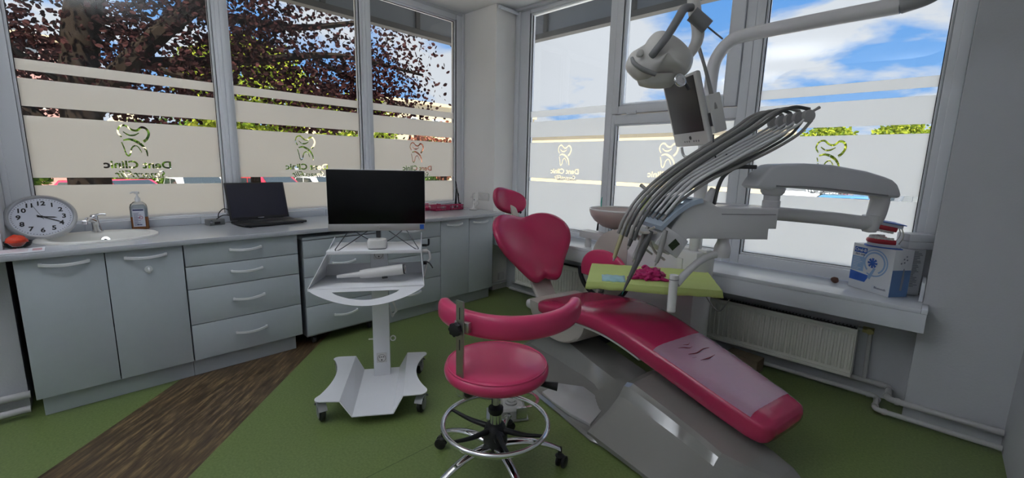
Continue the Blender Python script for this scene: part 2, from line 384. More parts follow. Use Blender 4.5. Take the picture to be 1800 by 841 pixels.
m = MB(); m.box(-4.15, 0.6, -2.85, -2.7, 0, 3.0); struct(m.obj('wall_south', wall_m, smooth=False))
# roll-up rail along the top of the corner wall
m = MB(); m.cyl((-3.41, 3.26, 2.965), (-3.41, 3.58, 2.965), 0.018); struct(m.obj('trim_1', frame_m))

# ------------------------------------------------------------ added fill uplighters, invented to brighten the room; unseen, aimed at the ceiling
FILL_W = 19
for lx_, ly_, lab in ((-2.7, -1.5, 'added unseen fill uplighter nearest the sink side'), (-1.7, .1, 'added unseen fill uplighter in the middle of the room'), (-.5, -1.5, 'added unseen fill uplighter nearest the east wall')):
    r = thing('added_uplighter', (lx_, ly_, 2.45), lab, 'added fill lamp')
    m = MB(); m.loft([[(lx_+x, ly_+y, z) for x, y in ((-w, -w), (w, -w), (w, w), (-w, w))] for w, z in ((.30, 2.45), (.36, 2.50), (.36, 2.52), (.34, 2.52), (.28, 2.46))], True); m.obj('fill_lamp_tray', frame_m, r, angle=.4)
    for wx_ in (-.2, .2): m = MB(); m.cyl((lx_+wx_, ly_, 2.5), (lx_+wx_, ly_, 2.997), .004); m.obj('fill_lamp_wire', steel_m, r)
    ld = bpy.data.lights.new('fill_light', 'AREA'); ld.shape = 'SQUARE'; ld.size = .6; ld.energy = FILL_W*(.5 if lx_ > -1 else 1.1); ld.color = (.93, .96, 1.0)
    lo = bpy.data.objects.new('fill_light', ld); COL.objects.link(lo); lo.parent = r; lo.location = (0, 0, .085); lo.rotation_euler = (math.pi, 0, 0)

# ------------------------------------------------------------ windows
def bands(u0, u1, z0, off=0.0):
    return [(u0, u1, 1.888+off, 1.952+off), (u0, u1, 1.68+off, 1.842+off), (u0, u1, 1.252+off, 1.625+off), (u0, u1, z0, 1.206+off*2)]
def rect(u0, u1, z0, z1): return [(u0, z0), (u1, z0), (u1, z1), (u0, z1)]
def film_sheet(parent, u0, u1, z0, M, lg, zoff=0.0, top=9):
    bs = [b for b in bands(u0, u1, z0, zoff)]
    polys = []
    for (a, b, c, d) in bs:
        c2, d2 = max(c, z0), min(d, top)
        if d2-c2 > 0.01: polys.append(rect(a, b, c2, d2))
    if lg: polys += logo(*lg)
    me = fill_mesh(polys, M); me.transform(WM[parent].inverted()); me.name = 'frosted_film'
    o = bpy.data.objects.new('frosted_film', me); COL.objects.link(o); me.materials.clear(); me.materials.append(film_m); o.parent = parent; WM[o] = WM[parent].copy()
    return o
WN = [0]
def window(loc):
    WN[0] += 1; o = bpy.data.objects.new('window_%d' % WN[0], None); COL.objects.link(o); o.location = loc; o.empty_display_size = .05
    WM[o] = Matrix.Translation(loc); o['kind'] = 'structure'; return o

# west windows: local frame u = y, v = z, depth = x ; glass at x = -4.0
WB, WT = 0.96, 2.92
def wbar(m, y0, y1, z0, z1, d=0.045, bev=0.006): m.box(-4.0-d, -4.0+d, y0, y1, z0, z1, bev)
west = [(-0.14, 0.885, 0.375), (0.98, 2.03, 1.51), (2.135, 3.146, 2.645)]
edges = [-0.25, 0.932, 2.082, 3.25]
for i, (y0, y1, lc) in enumerate(west):
    r = window((-4.0, (y0+y1)/2, WB)); e0, e1 = edges[i], edges[i+1]
    m = MB(); wbar(m, e0, y0, 0.905, 3.0); wbar(m, y1, e1, 0.905, 3.0); wbar(m, y0, y1, 0.905, WB); wbar(m, y0, y1, WT, 3.0)
    # stepped profile beads around the pane
    for (a, b, c, d) in ((y0, y0+.014, WB, WT), (y1-.014, y1, WB, WT), (y0, y1, WB, WB+.014), (y0, y1, WT-.014, WT)):
        m.box(-4.03, -3.97, a, b, c, d, 0.003)
    wbar(m, e0+.0, e0+.028, 0.905, 3.0, .06); wbar(m, e1-.028, e1, 0.905, 3.0, .06)
    m.obj('window_frame', frame_m, r)
    m = MB(); m.box(-3.998, -3.990, y0+.014, y0+.018, WB+.01, WT-.01); m.box(-3.998, -3.990, y1-.018, y1-.014, WB+.01, WT-.01); m.box(-3.998, -3.990, y0+.014, y1-.014, WT-.018, WT-.014)
    m.obj('rubber_seal', seal_m, r)
    m = MB(); m.box(-4.006, -4.000, y0+.005, y1-.005, WB+.005, WT-.005); m.obj('glass_pane', glass_m, r, smooth=False)
    M = FR((-3.993, 0, 0), (0, -1, 0), (0, 0, 1))
    film_sheet(r, -y1+.014, -y0-.014, WB+.012, M, (-lc, 1.60, 1.0))

# north windows: u = -x, v = z ; glass at y = 3.6
def nbar(m, x0, x1, z0, z1, d=0.045, bev=0.006): m.box(x0, x1, 3.6-d, 3.6+d, z0, z1, bev)
def nbead(m, x0, x1, z0, z1, y=3.57):
    for (a, b, c, d) in ((x0, x0+.014, z0, z1), (x1-.014, x1, z0, z1), (x0, x1, z0, z0+.014), (x0, x1, z1-.014, z1)): m.box(a, b, y, 3.63, c, d, 0.003)
def nseal(r, x0, x1, z0, z1):
    m = MB(); m.box(x0+.014, x0+.019, 3.590, 3.598, z0+.01, z1-.01); m.box(x1-.019, x1-.014, 3.590, 3.598, z0+.01, z1-.01); m.box(x0+.014, x1-.014, 3.59, 3.598, z0+.014, z0+.018); m.obj('rubber_seal', seal_m, r)
def nglass(r, x0, x1, z0, z1):
    m = MB(); m.box(x0+.005, x1-.005, 3.600, 3.606, z0+.005, z1-.005); m.obj('glass_pane', glass_m, r, smooth=False)
MN = FR((0, 3.593, 0), (-1, 0, 0), (0, 0, 1))
r = window((-2.8, 3.6, .74)); m = MB(); nbar(m, -3.44, -3.26, .69, 3.0); nbar(m, -2.285, -2.222, .69, 3.0); nbar(m, -3.26, -2.285, .69, .745); nbar(m, -3.26, -2.285, 2.94, 3.0)
nbar(m, -3.44, -3.38, .69, 3.0, .07); nbead(m, -3.26, -2.285, .745, 2.94); m.obj('window_frame', frame_m, r); nseal(r, -3.26, -2.285, .745, 2.94); nglass(r, -3.26, -2.285, .745, 2.94)
film_sheet(r, 2.285+.014, 3.26-.014, .757, MN, (2.77, 1.605, 1.0), .012)
r = window((-1.68, 3.6, .74)); m = MB(); nbar(m, -2.222, -2.185, .69, 3.0); nbar(m, -1.155, -1.09, .69, 3.0); nbar(m, -2.185, -1.155, .69, .76); nbar(m, -2.19, -1.15, 1.78, 1.86); nbar(m, -2.19, -1.15, 2.94, 3.0)
nbead(m, -2.185, -1.155, .76, 1.78); m.obj('window_frame', frame_m, r)
m = MB(); nbar(m, -2.215, -2.15, 1.868, 2.95, .06); nbar(m, -1.25, -1.16, 1.868, 2.95, .06); nbar(m, -2.15, -1.25, 1.868, 1.935, .06); nbar(m, -2.15, -1.25, 2.90, 2.95, .06); nbead(m, -2.15, -1.25, 1.935, 2.90, 3.555)
s = m.obj('opening_sash', frame_m, r)
for x in (-2.02, -1.30):
    m = MB(); m.box(x-.04, x+.055, 3.530, 3.545, 1.857, 1.872, .004); m.cyl((x+.05, 3.533, 1.86), (x+.05, 3.533, 1.885), .007); m.obj('hinge', frame_m, s)
nseal(r, -2.185, -1.155, .76, 1.78); nglass(r, -2.185, -1.155, .76, 1.78); nglass(r, -2.15, -1.25, 1.935, 2.90)
film_sheet(r, 1.155+.014, 2.185-.014, .772, MN, (1.675, 1.605, 1.0), .012, top=1.766)
f = fill_mesh([rect(1.264, 2.136, 1.949, 1.966)], MN); f.transform(WM[r].inverted()); f.name = 'frosted_film'; o = bpy.data.objects.new('frosted_film', f); COL.objects.link(o); f.materials.clear(); f.materials.append(film_m); o.parent = r; WM[o] = WM[r].copy()
r = window((-.55, 3.6, .74)); m = MB(); nbar(m, -1.09, -1.03, .69, 3.0); nbar(m, -.065, .02, .69, 3.0); nbar(m, -1.03, -.065, .69, .765); nbar(m, -1.03, -.065, 2.94, 3.0); nbar(m, -.03, .02, .69, 3.0, .07)
nbead(m, -1.03, -.065, .765, 2.94); m.obj('window_frame', frame_m, r); nseal(r, -1.03, -.065, .765, 2.94); nglass(r, -1.03, -.065, .765, 2.94)
film_sheet(r, .065+.014, 1.03-.014, .777, MN, (0.555, 1.605, 1.0), .012)

# ------------------------------------------------------------ window sill (boxed board) and radiators
r = thing('window_sill', (-1.7, 3.13, .69), 'long white boxed window sill under the three-part window beside the dental chair', 'window sill')
m = MB(); m.box(-3.44, .018, 3.13, 3.556, .662, .69, .004); m.box(.018, .045, 3.13, 3.278, .662, .69, .004); m.obj('sill_board', sill_m, r)
m = MB(); m.box(-3.44, .043, 3.135, 3.155, .555, .662, .002); m.box(-3.44, .018, 3.155, 3.46, .645, .662); m.obj('sill_fascia', sill_m, r)
m = MB(); m.box(.0, .018, 3.30, 3.556, .691, .80, .003, M=None); m.obj('end_cap', frame_m, r)

def radiator(x0, x1, label):
    r = thing('radiator', ((x0+x1)/2, 3.40, .12), label, 'radiator', None)
    z0, z1 = .115, .435; m = MB()
    n = int((x1-x0)/.0333); w = (x1-x0)/n
    m.box(x0, x1, 3.372, 3.376, z0, z1)
    for i in range(n):   # pressed vertical flutes
        c = x0+(i+.5)*w; q = w*.30
        rr = [[(c-q, 3.372, z0+.04), (c-q*.6, 3.364, z0+.05), (c+q*.6, 3.364, z0+.05), (c+q, 3.372, z0+.04)], [(c-q, 3.372, z1-.04), (c-q*.6, 3.364, z1-.05), (c+q*.6, 3.364, z1-.05), (c+q, 3.372, z1-.04)]]
        m.loft(rr, True)
    m.box(x0, x1, 3.360, 3.378, z1-.022, z1, .004); m.box(x0, x1, 3.360, 3.378, z0, z0+.022, .004); m.obj('front_panel', rad_m, r)
    for sx_ in (x0, x1-.006):
        m = MB(); m.box(sx_, sx_+.006, 3.36, 3.46, z0, z1+.004, .002); m.obj('side_cover', rad_m, r)
    m = MB(); m.box(x0+.006, x1-.006, 3.384, 3.388, z0, z1-.01); m.box(x0+.006, x1-.006, 3.43, 3.434, z0, z1-.01)
    k = int((x1-x0)/.02)
    for i in range(k): m.box(x0+.01+i*.02, x0+.014+i*.02, 3.378, 3.45, z1-.012, z1-.002)
    m.obj('top_grille', dark_m, r)
    return r
radiator(-1.42, -.245, 'cream panel radiator right of the treatment unit, facing the foot of the dental chair')
radiator(-3.2, -1.95, 'cream panel radiator behind the backrest of the dental chair')
for x0, x1, lab in ((-1.9, .0, 'dark shelf edge strip'),): pass
r = thing('valve_pipe', (-.19, 3.42, .1), 'short painted riser pipe with valve at the right end of the radiator', 'pipe')
m = MB(); m.tube([(-.25, 3.42, .43), (-.215, 3.42, .43), (-.19, 3.42, .42), (-.185, 3.42, .38), (-.18, 3.42, .12)], .012, 10); m.obj('riser', pipe_m, r)
m = MB(); m.cyl((-.225, 3.42, .43), (-.17, 3.42, .43), .022, n=6); m.cyl((-.19, 3.39, .43), (-.19, 3.42, .43), .018); m.obj('valve', mat('brass', (.45, .40, .20), .35, metal=.6), r)

def pipe(pts, rr, lab):
    m = MB(); m.tube(pts, rr, 14, smooth=False)
    for p in pts[1:-1]: m.lathe([(0, -rr*1.15), (rr*.8, -rr*.95), (rr*1.15, -rr*.4), (rr*1.2, 0), (rr*1.15, rr*.4), (rr*.8, rr*.95), (0, rr*1.15)], 14, M=T(*p))
    return tag(m.obj('heating_pipe', pipe_m), lab, 'pipe')
def elbow(*pts):
    """round the corners of an axis aligned pipe run"""
    P = [Vector(p) for p in pts]; out = [P[0]]
    for i in range(1, len(P)-1):
        a = (P[i-1]-P[i]).normalized(); b = (P[i+1]-P[i]).normalized(); q = .035
        for t in (0, .25, .5, .75, 1): out.append(P[i]+a*q*(1-t)**2+b*q*t*t)
    out.append(P[-1]); return out
def pipe2(pts, rr, lab):
    m = MB(); m.tube(elbow(*pts), rr, 14, smooth=False)
    P = [Vector(p) for p in pts]
    for i in range(1, len(P)-1):
        for q in (P[i-1], P[i+1]):
            d = (q-P[i]).normalized(); m.cyl(P[i]+d*.035, P[i]+d*.055, rr*1.22, n=14)
    return tag(m.obj('heating_pipe', pipe_m), lab, 'pipe')
pipe2([(-3.3, 3.43, .10), (-.055, 3.43, .10), (-.055, 3.235, .10), (.405, 3.235, .10)], .017, 'upper painted heating pipe running under the radiator and round the wall pier')
pipe2([(-3.3, 3.385, .035), (-.10, 3.385, .035), (-.10, 3.19, .035), (.405, 3.19, .035)], .015, 'lower painted heating pipe along the floor under the radiator and round the wall pier')
pipe2([(-3.40, 3.0, .085), (-3.40, 3.43, .085)], .014, 'heating pipe along the corner wall beside the last cupboard')
pipe2([(-3.385, -2.6, .11), (-3.385, -1.2, .11), (-3.385, -.24, .11)], .02, 'upper grey pipe by the left edge beside the sink cabinet')
pipe2([(-3.34, -2.6, .045), (-3.34, -.245, .045)], .018, 'lower grey pipe by the left edge beside the sink cabinet')
for y, z, lab in ((3.33, .15, 'white wall socket low on the corner wall behind the backrest'), ):
    m = MB(); m.box(-3.44, -3.415, y, y+.08, z-.04, z+.04, .006); tag(m.obj('wall_socket', wpl_m), lab, 'socket')

# ------------------------------------------------------------ base cabinets
def bow_handle(m, yc, z, w=.19, x=-3.248, M=None):
    n = 14; rings = []
    for i in range(n+1):
        f = i/n; y = yc-w/2+w*f; bow = math.sin(math.pi*f)
        xx = x+.008+.022*bow; hh = .009; zz = z-.008*math.sin(math.pi*f)
        rings.append([(xx, y, zz-hh), (xx+.007, y, zz-hh*.7), (xx+.007, y, zz+hh*.7), (xx, y, zz+hh)])
    m.loft(rings, True, M); m.box(x, x+.014, yc-w/2-.002, yc-w/2+.012, z-.009, z+.009, .002, M); m.box(x, x+.014, yc+w/2-.012, yc+w/2+.002, z-.009, z+.009, .002, M)
def front(root, name, y0, y1, z0, z1, hz, handle=True, g=.0022, yc=None):
    m = MB(); m.box(-3.266, -3.248, y0+g, y1-g, z0+g, z1-g, .0015)
    d = m.obj(name, cab_m, root)
    if handle:
        m = MB(); bow_handle(m, yc if yc is not None else (y0+y1)/2, hz); m.obj('handle', hand_m, d)
    return d
def carcass(root, y0, y1, z0=.115, z1=.872, m_=None):
    m = MB(); m.box(-3.95, -3.268, y0+.001, y0+.017, z0, z1); m.box(-3.95, -3.268, y1-.017, y1-.001, z0, z1); m.box(-3.95, -3.268, y0+.017, y1-.017, z0, z0+.016)
    m.box(-3.36, -3.29, y0+.017, y1-.017, z1-.02, z1-.004); m.box(-3.95, -3.94, y0+.017, y1-.017, z0+.016, z1-.02); m.box(-3.93, -3.275, y0+.017, y1-.017, z0+.3, z0+.315)
    return m.obj('carcass', m_ or gap_m, root, smooth=False)
def plinth(root, y0, y1):
    m = MB(); m.box(-3.93, -3.297, y0, y1, 0, .113, .002); m.obj('plinth', cab_m, root)
r = thing('sink_cabinet', (-3.6, .127, 0), 'pale grey base cabinet with two tall doors under the sink', 'cabinet')
carcass(r, -.217, .47); plinth(r, -.195, .47)
front(r, 'door', -.217, .121, .115, .872, .835, yc=-.035); d = front(r, 'door', .121, .47, .115, .872, .828, yc=.295)
m = MB(); m.lathe([(0, 0), (.019, 0), (.019, .006), (0, .008)], 20, M=FR((-3.248, .30, .748), (0, 1, 0), (0, 0, 1)))
m.tube([(-3.245, .30, .755), (-3.228, .30, .752), (-3.222, .30, .742), (-3.226, .30, .730), (-3.236, .30, .726)], .0055, 8); m.obj('hook', hand_m, d)
def drawers(r, y0, y1, splits, yc=None):
    for a, b in zip(splits[:-1], splits[1:]):
        front(r, 'drawer', y0, y1, a, b, (a+b)/2+.012, yc=yc)
r = thing('drawer_cabinet', (-3.6, .8, 0), 'pale grey four-drawer base cabinet between the sink cabinet and the rolling drawer unit', 'cabinet')
carcass(r, .472, 1.137); plinth(r, .472, 1.10); drawers(r, .473, 1.137, [.115, .352, .583, .729, .872])
r = thing('rolling_drawer_unit', (-3.6, 1.47, 0), 'pale grey four-drawer unit on small casters, under the worktop behind the trolley', 'drawer unit')
m = MB(); m.box(-3.85, -3.268, 1.172, 1.188, .09, .835); m.box(-3.85, -3.268, 1.754, 1.77, .09, .835); m.box(-3.85, -3.268, 1.172, 1.77, .075, .09); m.box(-3.85, -3.84, 1.188, 1.754, .09, .82); m.obj('carcass', shaded_side_m, r, smooth=False)
m = MB(); m.box(-3.86, -3.248, 1.17, 1.772, .822, .84, .002); m.obj('top_board', cab_m, r)
drawers(r, 1.17, 1.772, [.088, .314, .541, .688, .818])
def caster_small(root, x, y, R=.026, m1=dark_m):
    m = MB(); m.lathe([(0, -.011), (R*.9, -.011), (R, -.006), (R, .006), (R*.9, .011), (0, .011)], 20, M=FR((x, y, R), (0, 0, 1), (1, 0, 0))); o = m.obj('caster', m1, root)
    m = MB(); m.box(x-.02, x+.02, y-.015, y-.012, R-.006, R*2+.02); m.box(x-.02, x+.02, y+.012, y+.015, R-.006, R*2+.02); m.box(x-.022, x+.022, y-.016, y+.016, R*2+.016, .0755); m.obj('fork', dark_m, o)
for x in (-3.32, -3.78):
    for y in (1.24, 1.70): caster_small(r, x, y)
r = thing('drawer_cabinet', (-3.6, 2.09, 0), 'pale grey four-drawer base cabinet right of the trolley column', 'cabinet')
carcass(r, 1.795, 2.398); plinth(r, 1.795, 2.398); drawers(r, 1.796, 2.398, [.115, .352, .583, .729, .872], yc=2.08)
r = thing('cupboard', (-3.6, 2.73, 0), 'pale grey two-door cupboard at the corner wall end of the worktop', 'cabinet')
carcass(r, 2.4, 3.065); plinth(r, 2.4, 3.06); front(r, 'door', 2.4, 2.742, .115, .872, .83, yc=2.56); front(r, 'door', 2.742, 3.065, .115, .872, .83, yc=2.89)
# worktop with upstand, cut out for the sink (ring of boards round the bowl)
r = thing('worktop', (-3.6, 1.4, .875), 'long glossy grey-white worktop running under the street-side windows', 'worktop')
poly = [(-3.955, -.248), (-3.22, -.248), (-3.22, 3.20), (-3.955, 3.20)]
sx, sy, ra, rb = -3.62, .127, .215, .235
NH = 36
hole = [(sx+ra*math.cos(2*math.pi*i/NH), sy+rb*math.sin(2*math.pi*i/NH)) for i in range(NH)]
me = fill_mesh([poly, hole], T(0, 0, .8895), .0145); me.transform(WM[r].inverted()); me.name = 'countertop'
o = bpy.data.objects.new('countertop', me); COL.objects.link(o); me.materials.clear(); me.materials.append(top_m); o.parent = r; WM[o] = WM[r].copy()
m = MB(); m.box(-3.415, -3.22, -.42, -.249, .875, .904, .002); m.obj('countertop_end', top_m, r)
m = MB(); m.box(-3.225, -3.214, -.42, 3.20, .873, .905, .004); m.obj('edge_band', top_m, r)
m = MB()
for i in range(11): m.box(-3.957, -3.945, -.24+i*.3135, -.24+i*.3135+.3115, .905, .957, .001)
m.obj('splash_tile', tile_m, r, label='row of pale grey splash tiles')

# sink
r = thing('sink', (sx, sy, .905), 'shallow oval off-white sink set into the left end of the worktop', 'sink')
def ell(a, b, z, ox=0): return [(sx+ox+a*math.cos(2*math.pi*i/48), sy+b*math.sin(2*math.pi*i/48), z) for i in range(48)]
m = MB(); m.loft([ell(.245, .28, .9045), ell(.243, .278, .914), ell(.235, .27, .919), ell(.212, .235, .916, .01), ell(.200, .225, .905, .01), ell(.190, .215, .875, .01), ell(.175, .20, .83, .01), ell(.13, .15, .78, .01), ell(.04, .04, .765, .01), ell(.03, .03, .764, .01)], False)
m.obj('basin', sink_m, r)
m = MB(); m.lathe([(0, 0), (.022, 0), (.022, .005), (0, .007)], 24, M=T(sx-.155, sy+.03, .862)@RY(1.15)); o = m.obj('overflow', chrome_m, r)
m = MB(); m.lathe([(0, .0072), (.008, .0075), (.008, .009), (0, .009)], 16, M=T(sx-.155, sy+.03, .862)@RY(1.15)); m.box(-.018, .018, -.002, .002, .006, .0085, M=T(sx-.155, sy+.03, .862)@RY(1.15)@RZ(.6)); m.obj('overflow_slot', black_m, o)
r = thing('faucet', (-3.83, .127, .915), 'short chrome mixer tap behind the oval sink', 'faucet')
m = MB(); m.cyl((-3.83, .127, .912), (-3.83, .127, .920), .030); m.tube([(-3.83, .127, .915), (-3.825, .122, .965), (-3.81, .117, 1.005)], [.024, .021, .019], 16)
m.obj('body', chrome_m, r)
m = MB(); m.tube([(-3.815, .118, .985), (-3.76, .09, 1.005), (-3.70, .07, .995)], [.017, .015, .012], 14); m.cyl((-3.703, .071, .998), (-3.70, .07, .978), .013); m.obj('spout', chrome_m, r)
m = MB(); m.lathe([(0, .018), (.012, .017), (.020, .01), (.022, 0), (.020, -.01), (0, -.014)], 16, M=T(-3.81, .117, 1.012)); m.tube([(-3.81, .12, 1.02), (-3.80, .15, 1.028), (-3.795, .175, 1.026)], [.010, .007], 10); m.obj('lever', chrome_m, r)

# ------------------------------------------------------------ wall clock leaning in the corner
cc = Vector((-3.74, -.105, 1.033)); nrm = Vector((.80, -.02, .62)).normalized()
upv = (Vector((0, 0, 1))-nrm*nrm.z).normalized(); xv = upv.cross(nrm)
MC = FR(cc, xv, upv)
cr = .150
r = thing('wall_clock', (cc.x, cc.y, .905), 'round silver-rimmed clock with black numerals leaning at the left end of the worktop', 'clock')
m = MB(); m.lathe([(0, -.03), (cr-.02, -.03), (cr-.004, -.022), (cr, -.005), (cr, .006), (cr-.006, .014), (cr-.014, .016), (cr-.020, .010), (cr-.021, .0), (0, .0)], 72, M=MC); m.obj('case', mat('silver_rim', (.55, .56, .58), .3, metal=.7), r)
m = MB(); m.lathe([(0, .0005), (cr-.0215, .0005), (cr-.0215, .002), (0, .002)], 64, M=MC); dial = m.obj('dial', mat('dial_white', (.62, .64, .72), .5), r)
for k in range(12):
    a = math.pi/2-(k+1)*math.pi/6; text('numeral', str(k+1), .040, MC@T(.092*math.cos(a), .092*math.sin(a), .0028), ink_m, dial, bold=.0012)
m = MB()
for k in range(60):
    a = k*math.pi/30; w = .0016 if k % 5 else .003; m.box(.117, .123, -w/2, w/2, .002, .003, M=MC@RZ(a))
m.obj('minute_track', ink_m, dial)
def hand(nm, ang, L, w, tail, z, mm=ink_m):
    m = MB(); M = MC@RZ(math.pi/2-ang); m.prism([(-tail, -w*.6), (L*.8, -w*.5), (L, 0), (L*.8, w*.5), (-tail, w*.6)], z, z+.001, M=M); m.obj(nm, mm, r)
hand('hour_hand', math.radians(98), .065, .007, .018, .004); hand('minute_hand', math.radians(118), .095, .005, .022, .0055); hand('second_hand', math.radians(337), .105, .0016, .02, .007)
m = MB(); m.lathe([(0, .003), (.006, .003), (.006, .0085), (0, .0095)], 16, M=MC); m.obj('hub', ink_m, r)

# red wrapped sweet bowl / crinkled wrapper at the left edge
r = thing('glass_dish', (-3.42, -.185, .905), 'small clear dish holding a red wrapped bundle at the far left of the worktop', 'dish')
DX, DY = -3.44, -.20
m = MB(); m.lathe([(0, .0), (.035, .0), (.05, .012), (.058, .035), (.0565, .035), (.048, .014), (.034, .003), (0, .003)], 32, M=T(DX, DY, .9055)); m.obj('bowl', clear_m, r)
bm = bmesh.new(); bmesh.ops.create_icosphere(bm, subdivisions=3, radius=.042)
for v in bm.verts: v.co *= 1+.22*noise.noise(v.co*55); v.co.z *= .8
m = MB(); m._merge(bm, T(DX, DY, .9405)); tag(m.obj('foil_wrapper', mat('red_foil', (.62, .05, .02), .18, vary=.3, vscale=40)), 'crumpled shiny red-orange wrapped bundle in the clear dish', 'wrapper')
m = MB(); m.box(-3.40, -3.25, -.30, -.10, .9052, .9062, M=None); tag(m.obj('paper_sheet', wht_m), 'white printed paper lying flat at the left end of the worktop', 'paper')
for c in list(bpy.data.objects):
    if c.name == 'paper_sheet':
        ps = c
m = MB()
for i in range(5): m.box(-3.385+i*.022, -3.379+i*.022, -.28, -.16, .9062, .9064)
m.box(-3.37, -3.30, -.145, -.11, .9062, .9064); q = m.obj('printed_lines', mat('print_pink', (.55, .30, .34), .5), None); q.parent = ps

# soap pump bottle
bx, by = -3.885, .345
r = thing('soap_bottle', (bx, by, .905), 'clear pump bottle with orange liquid and white label beside the sink', 'bottle')
MBT = T(bx, by, .905)@RZ(math.radians(-14))
def rr_ring(w, d, z, rad=.45, n=32):
    out = []
    for i in range(n):
        a = 2*math.pi*i/n; c, s_ = math.cos(a), math.sin(a); k = 3.2
        out.append((d*abs(c)**(2/k)*(1 if c > 0 else -1), w*abs(s_)**(2/k)*(1 if s_ > 0 else -1), z))
    return out
clearb = mat('clear_bottle', (.80, .82, .84), .12, trans=.0)
bot = glass('bottle_plastic', (.80, .82, .84), .1)
m = MB(MBT); m.loft([rr_ring(.044, .024, 0), rr_ring(.047, .027, .004), rr_ring(.047, .027, .15), rr_ring(.042, .025, .17), rr_ring(.026, .018, .186), rr_ring(.013, .013, .190)], True); m.obj('bottle', bot, r)
m = MB(MBT); m.loft([rr_ring(.0455, .0255, .003), rr_ring(.0455, .0255, .085)], True); m.obj('liquid', mat('orange_liquid', (.72, .27, .07), .25), r)
m = MB(MBT); m.loft([rr_ring(.0448, .0245, .0855), rr_ring(.0448, .0245, .148), rr_ring(.03, .02, .168)], True); m.obj('soap_foam', mat('pale_soap', (.60, .64, .66), .4), r)
m = MB(MBT); m.box(.0275, .0283, -.032, .032, .02, .142, .0004); lab = m.obj('sticker', mat('sticker', (.60, .62, .70), .5), r, label='white printed sticker')
m = MB(MBT); m.box(.0284, .0287, -.028, .028, .128, .138)
for i in range(12): m.box(.0284, .0287, -.026, -.026+.02+.03*random.random(), .112-i*.0075, .1145-i*.0075)
m.box(.0284, .0287, -.012, .014, .030, .036); m.obj('print', mat('navy_print', (.04, .05, .14), .5), lab)
m = MB(MBT); m.torus(.009, .0014, 24, 6, M=T(.0288, .012, .082)@RY(math.pi/2)); m.obj('red_mark', mat('print_red', (.5, .03, .12), .5), lab)
m = MB(MBT); m.cyl((0, 0, .188), (0, 0, .215), .015); m.cyl((0, 0, .215), (0, 0, .225), .009); m.cyl((0, 0, .225), (0, 0, .243), .005); m.lathe([(0, .240), (.012, .240), (.014, .246), (.013, .256), (0, .259)], 20); m.tube([(0, 0, .25), (.0, -.02, .252), (.0, -.036, .244)], [.007, .006, .004], 10); m.obj('pump', mat('pump_white', (.74, .76, .78), .35), r)

# laptop
LP = Vector((-3.685, 1.095, .9055))
ML = T(*LP)@RZ(math.radians(7))@Matrix.Scale(1.13, 4)
r = thing('laptop', LP, 'open black laptop on the worktop in front of the middle left window', 'laptop')
m = MB(ML); m.box(-.125, .125, -.195, .195, .004, .020, .004); base = m.obj('base', black_m, r)
m = MB(ML)
for i in range(15):
    for j in range(6):
        if j == 0 and 4 <= i <= 9: continue
        m.box(-.075+.0+(5-j)*0 + (j-2)*0.0-.02+ (j)*.019-.01, -.075-.02+j*.019+.006, -.168+i*.0225, -.168+i*.0225+.0195, .020, .0222, .001)
m.obj('keyboard', mat('key_black', (.03, .03, .033), .5), base)
m = MB(ML); m.box(.055, .11, -.05, .05, .020, .0206, .001); m.obj('touchpad', dark_m, base)
a = math.radians(14); MS = ML@T(-.125, 0, .018)@RY(-a)
m = MB(MS); m.box(-.008, 0, -.195, .195, .004, .262, .003); lid = m.obj('lid', black_m, r)
m = MB(MS); m.box(.0001, .0012, -.185, .185, .022, .252); m.obj('screen', mat('laptop_screen', (.03, .03, .045), .16, spec=.6), lid)
m = MB(MS); m.box(.0001, .0012, -.02, .02, .012, .015); m.obj('badge', hand_m, lid)
for y in (-.15, .09):
    m = MB(ML); m.cyl((-.125, y, .016), (-.125, y+.06, .016), .007); m.obj('hinge', black_m, r)
m = MB(ML); m.box(-.1, .1, -.196, -.1945, .006, .014)
m.obj('port_row', dark_m, base)
for x, y in ((-.11, -.17), (.11, -.17), (-.11, .17), (.11, .17)): pass
for x, y in ((-.11, -.17), (.11, -.17), (-.11, .17), (.11, .17)):
    m = MB(ML); m.cyl((x, y, 0), (x, y, .006), .008); m.obj('rubber_foot', black_m, base)

# grey network box with cable, left of the laptop
r = thing('adapter_box', (-3.83, .80, .906), 'small grey electronic box with a looped cable left of the laptop', 'electronic box')
MA = T(-3.83, .765, .906)@RZ(.25)
m = MB(MA); m.box(-.035, .035, -.055, .055, 0, .045, .006); m.obj('housing', mat('box_grey', (.16, .17, .17), .35), r)
m = MB(MA); m.box(.034, .0365, -.02, .02, .008, .026, .001); m.obj('socket', black_m, r)
m = MB(MA); m.lathe([(0, 0), (.010, 0), (.010, .003), (0, .003)], 16, M=T(.035, -.042, .028)@RY(math.pi/2)); m.obj('knob', chrome_m, r)
m = MB(); m.tube([(-3.84, .79, .951), (-3.85, .80, .99), (-3.86, .84, 1.02), (-3.86, .89, .985), (-3.86, .93, .95), (-3.87, 1.0, .935)], .0035, 8); m.tube([(-3.80, .77, .951), (-3.82, .82, .975), (-3.84, .88, .962), (-3.86, .93, .93)], .0035, 8)
m.obj('cable', black_m, r)

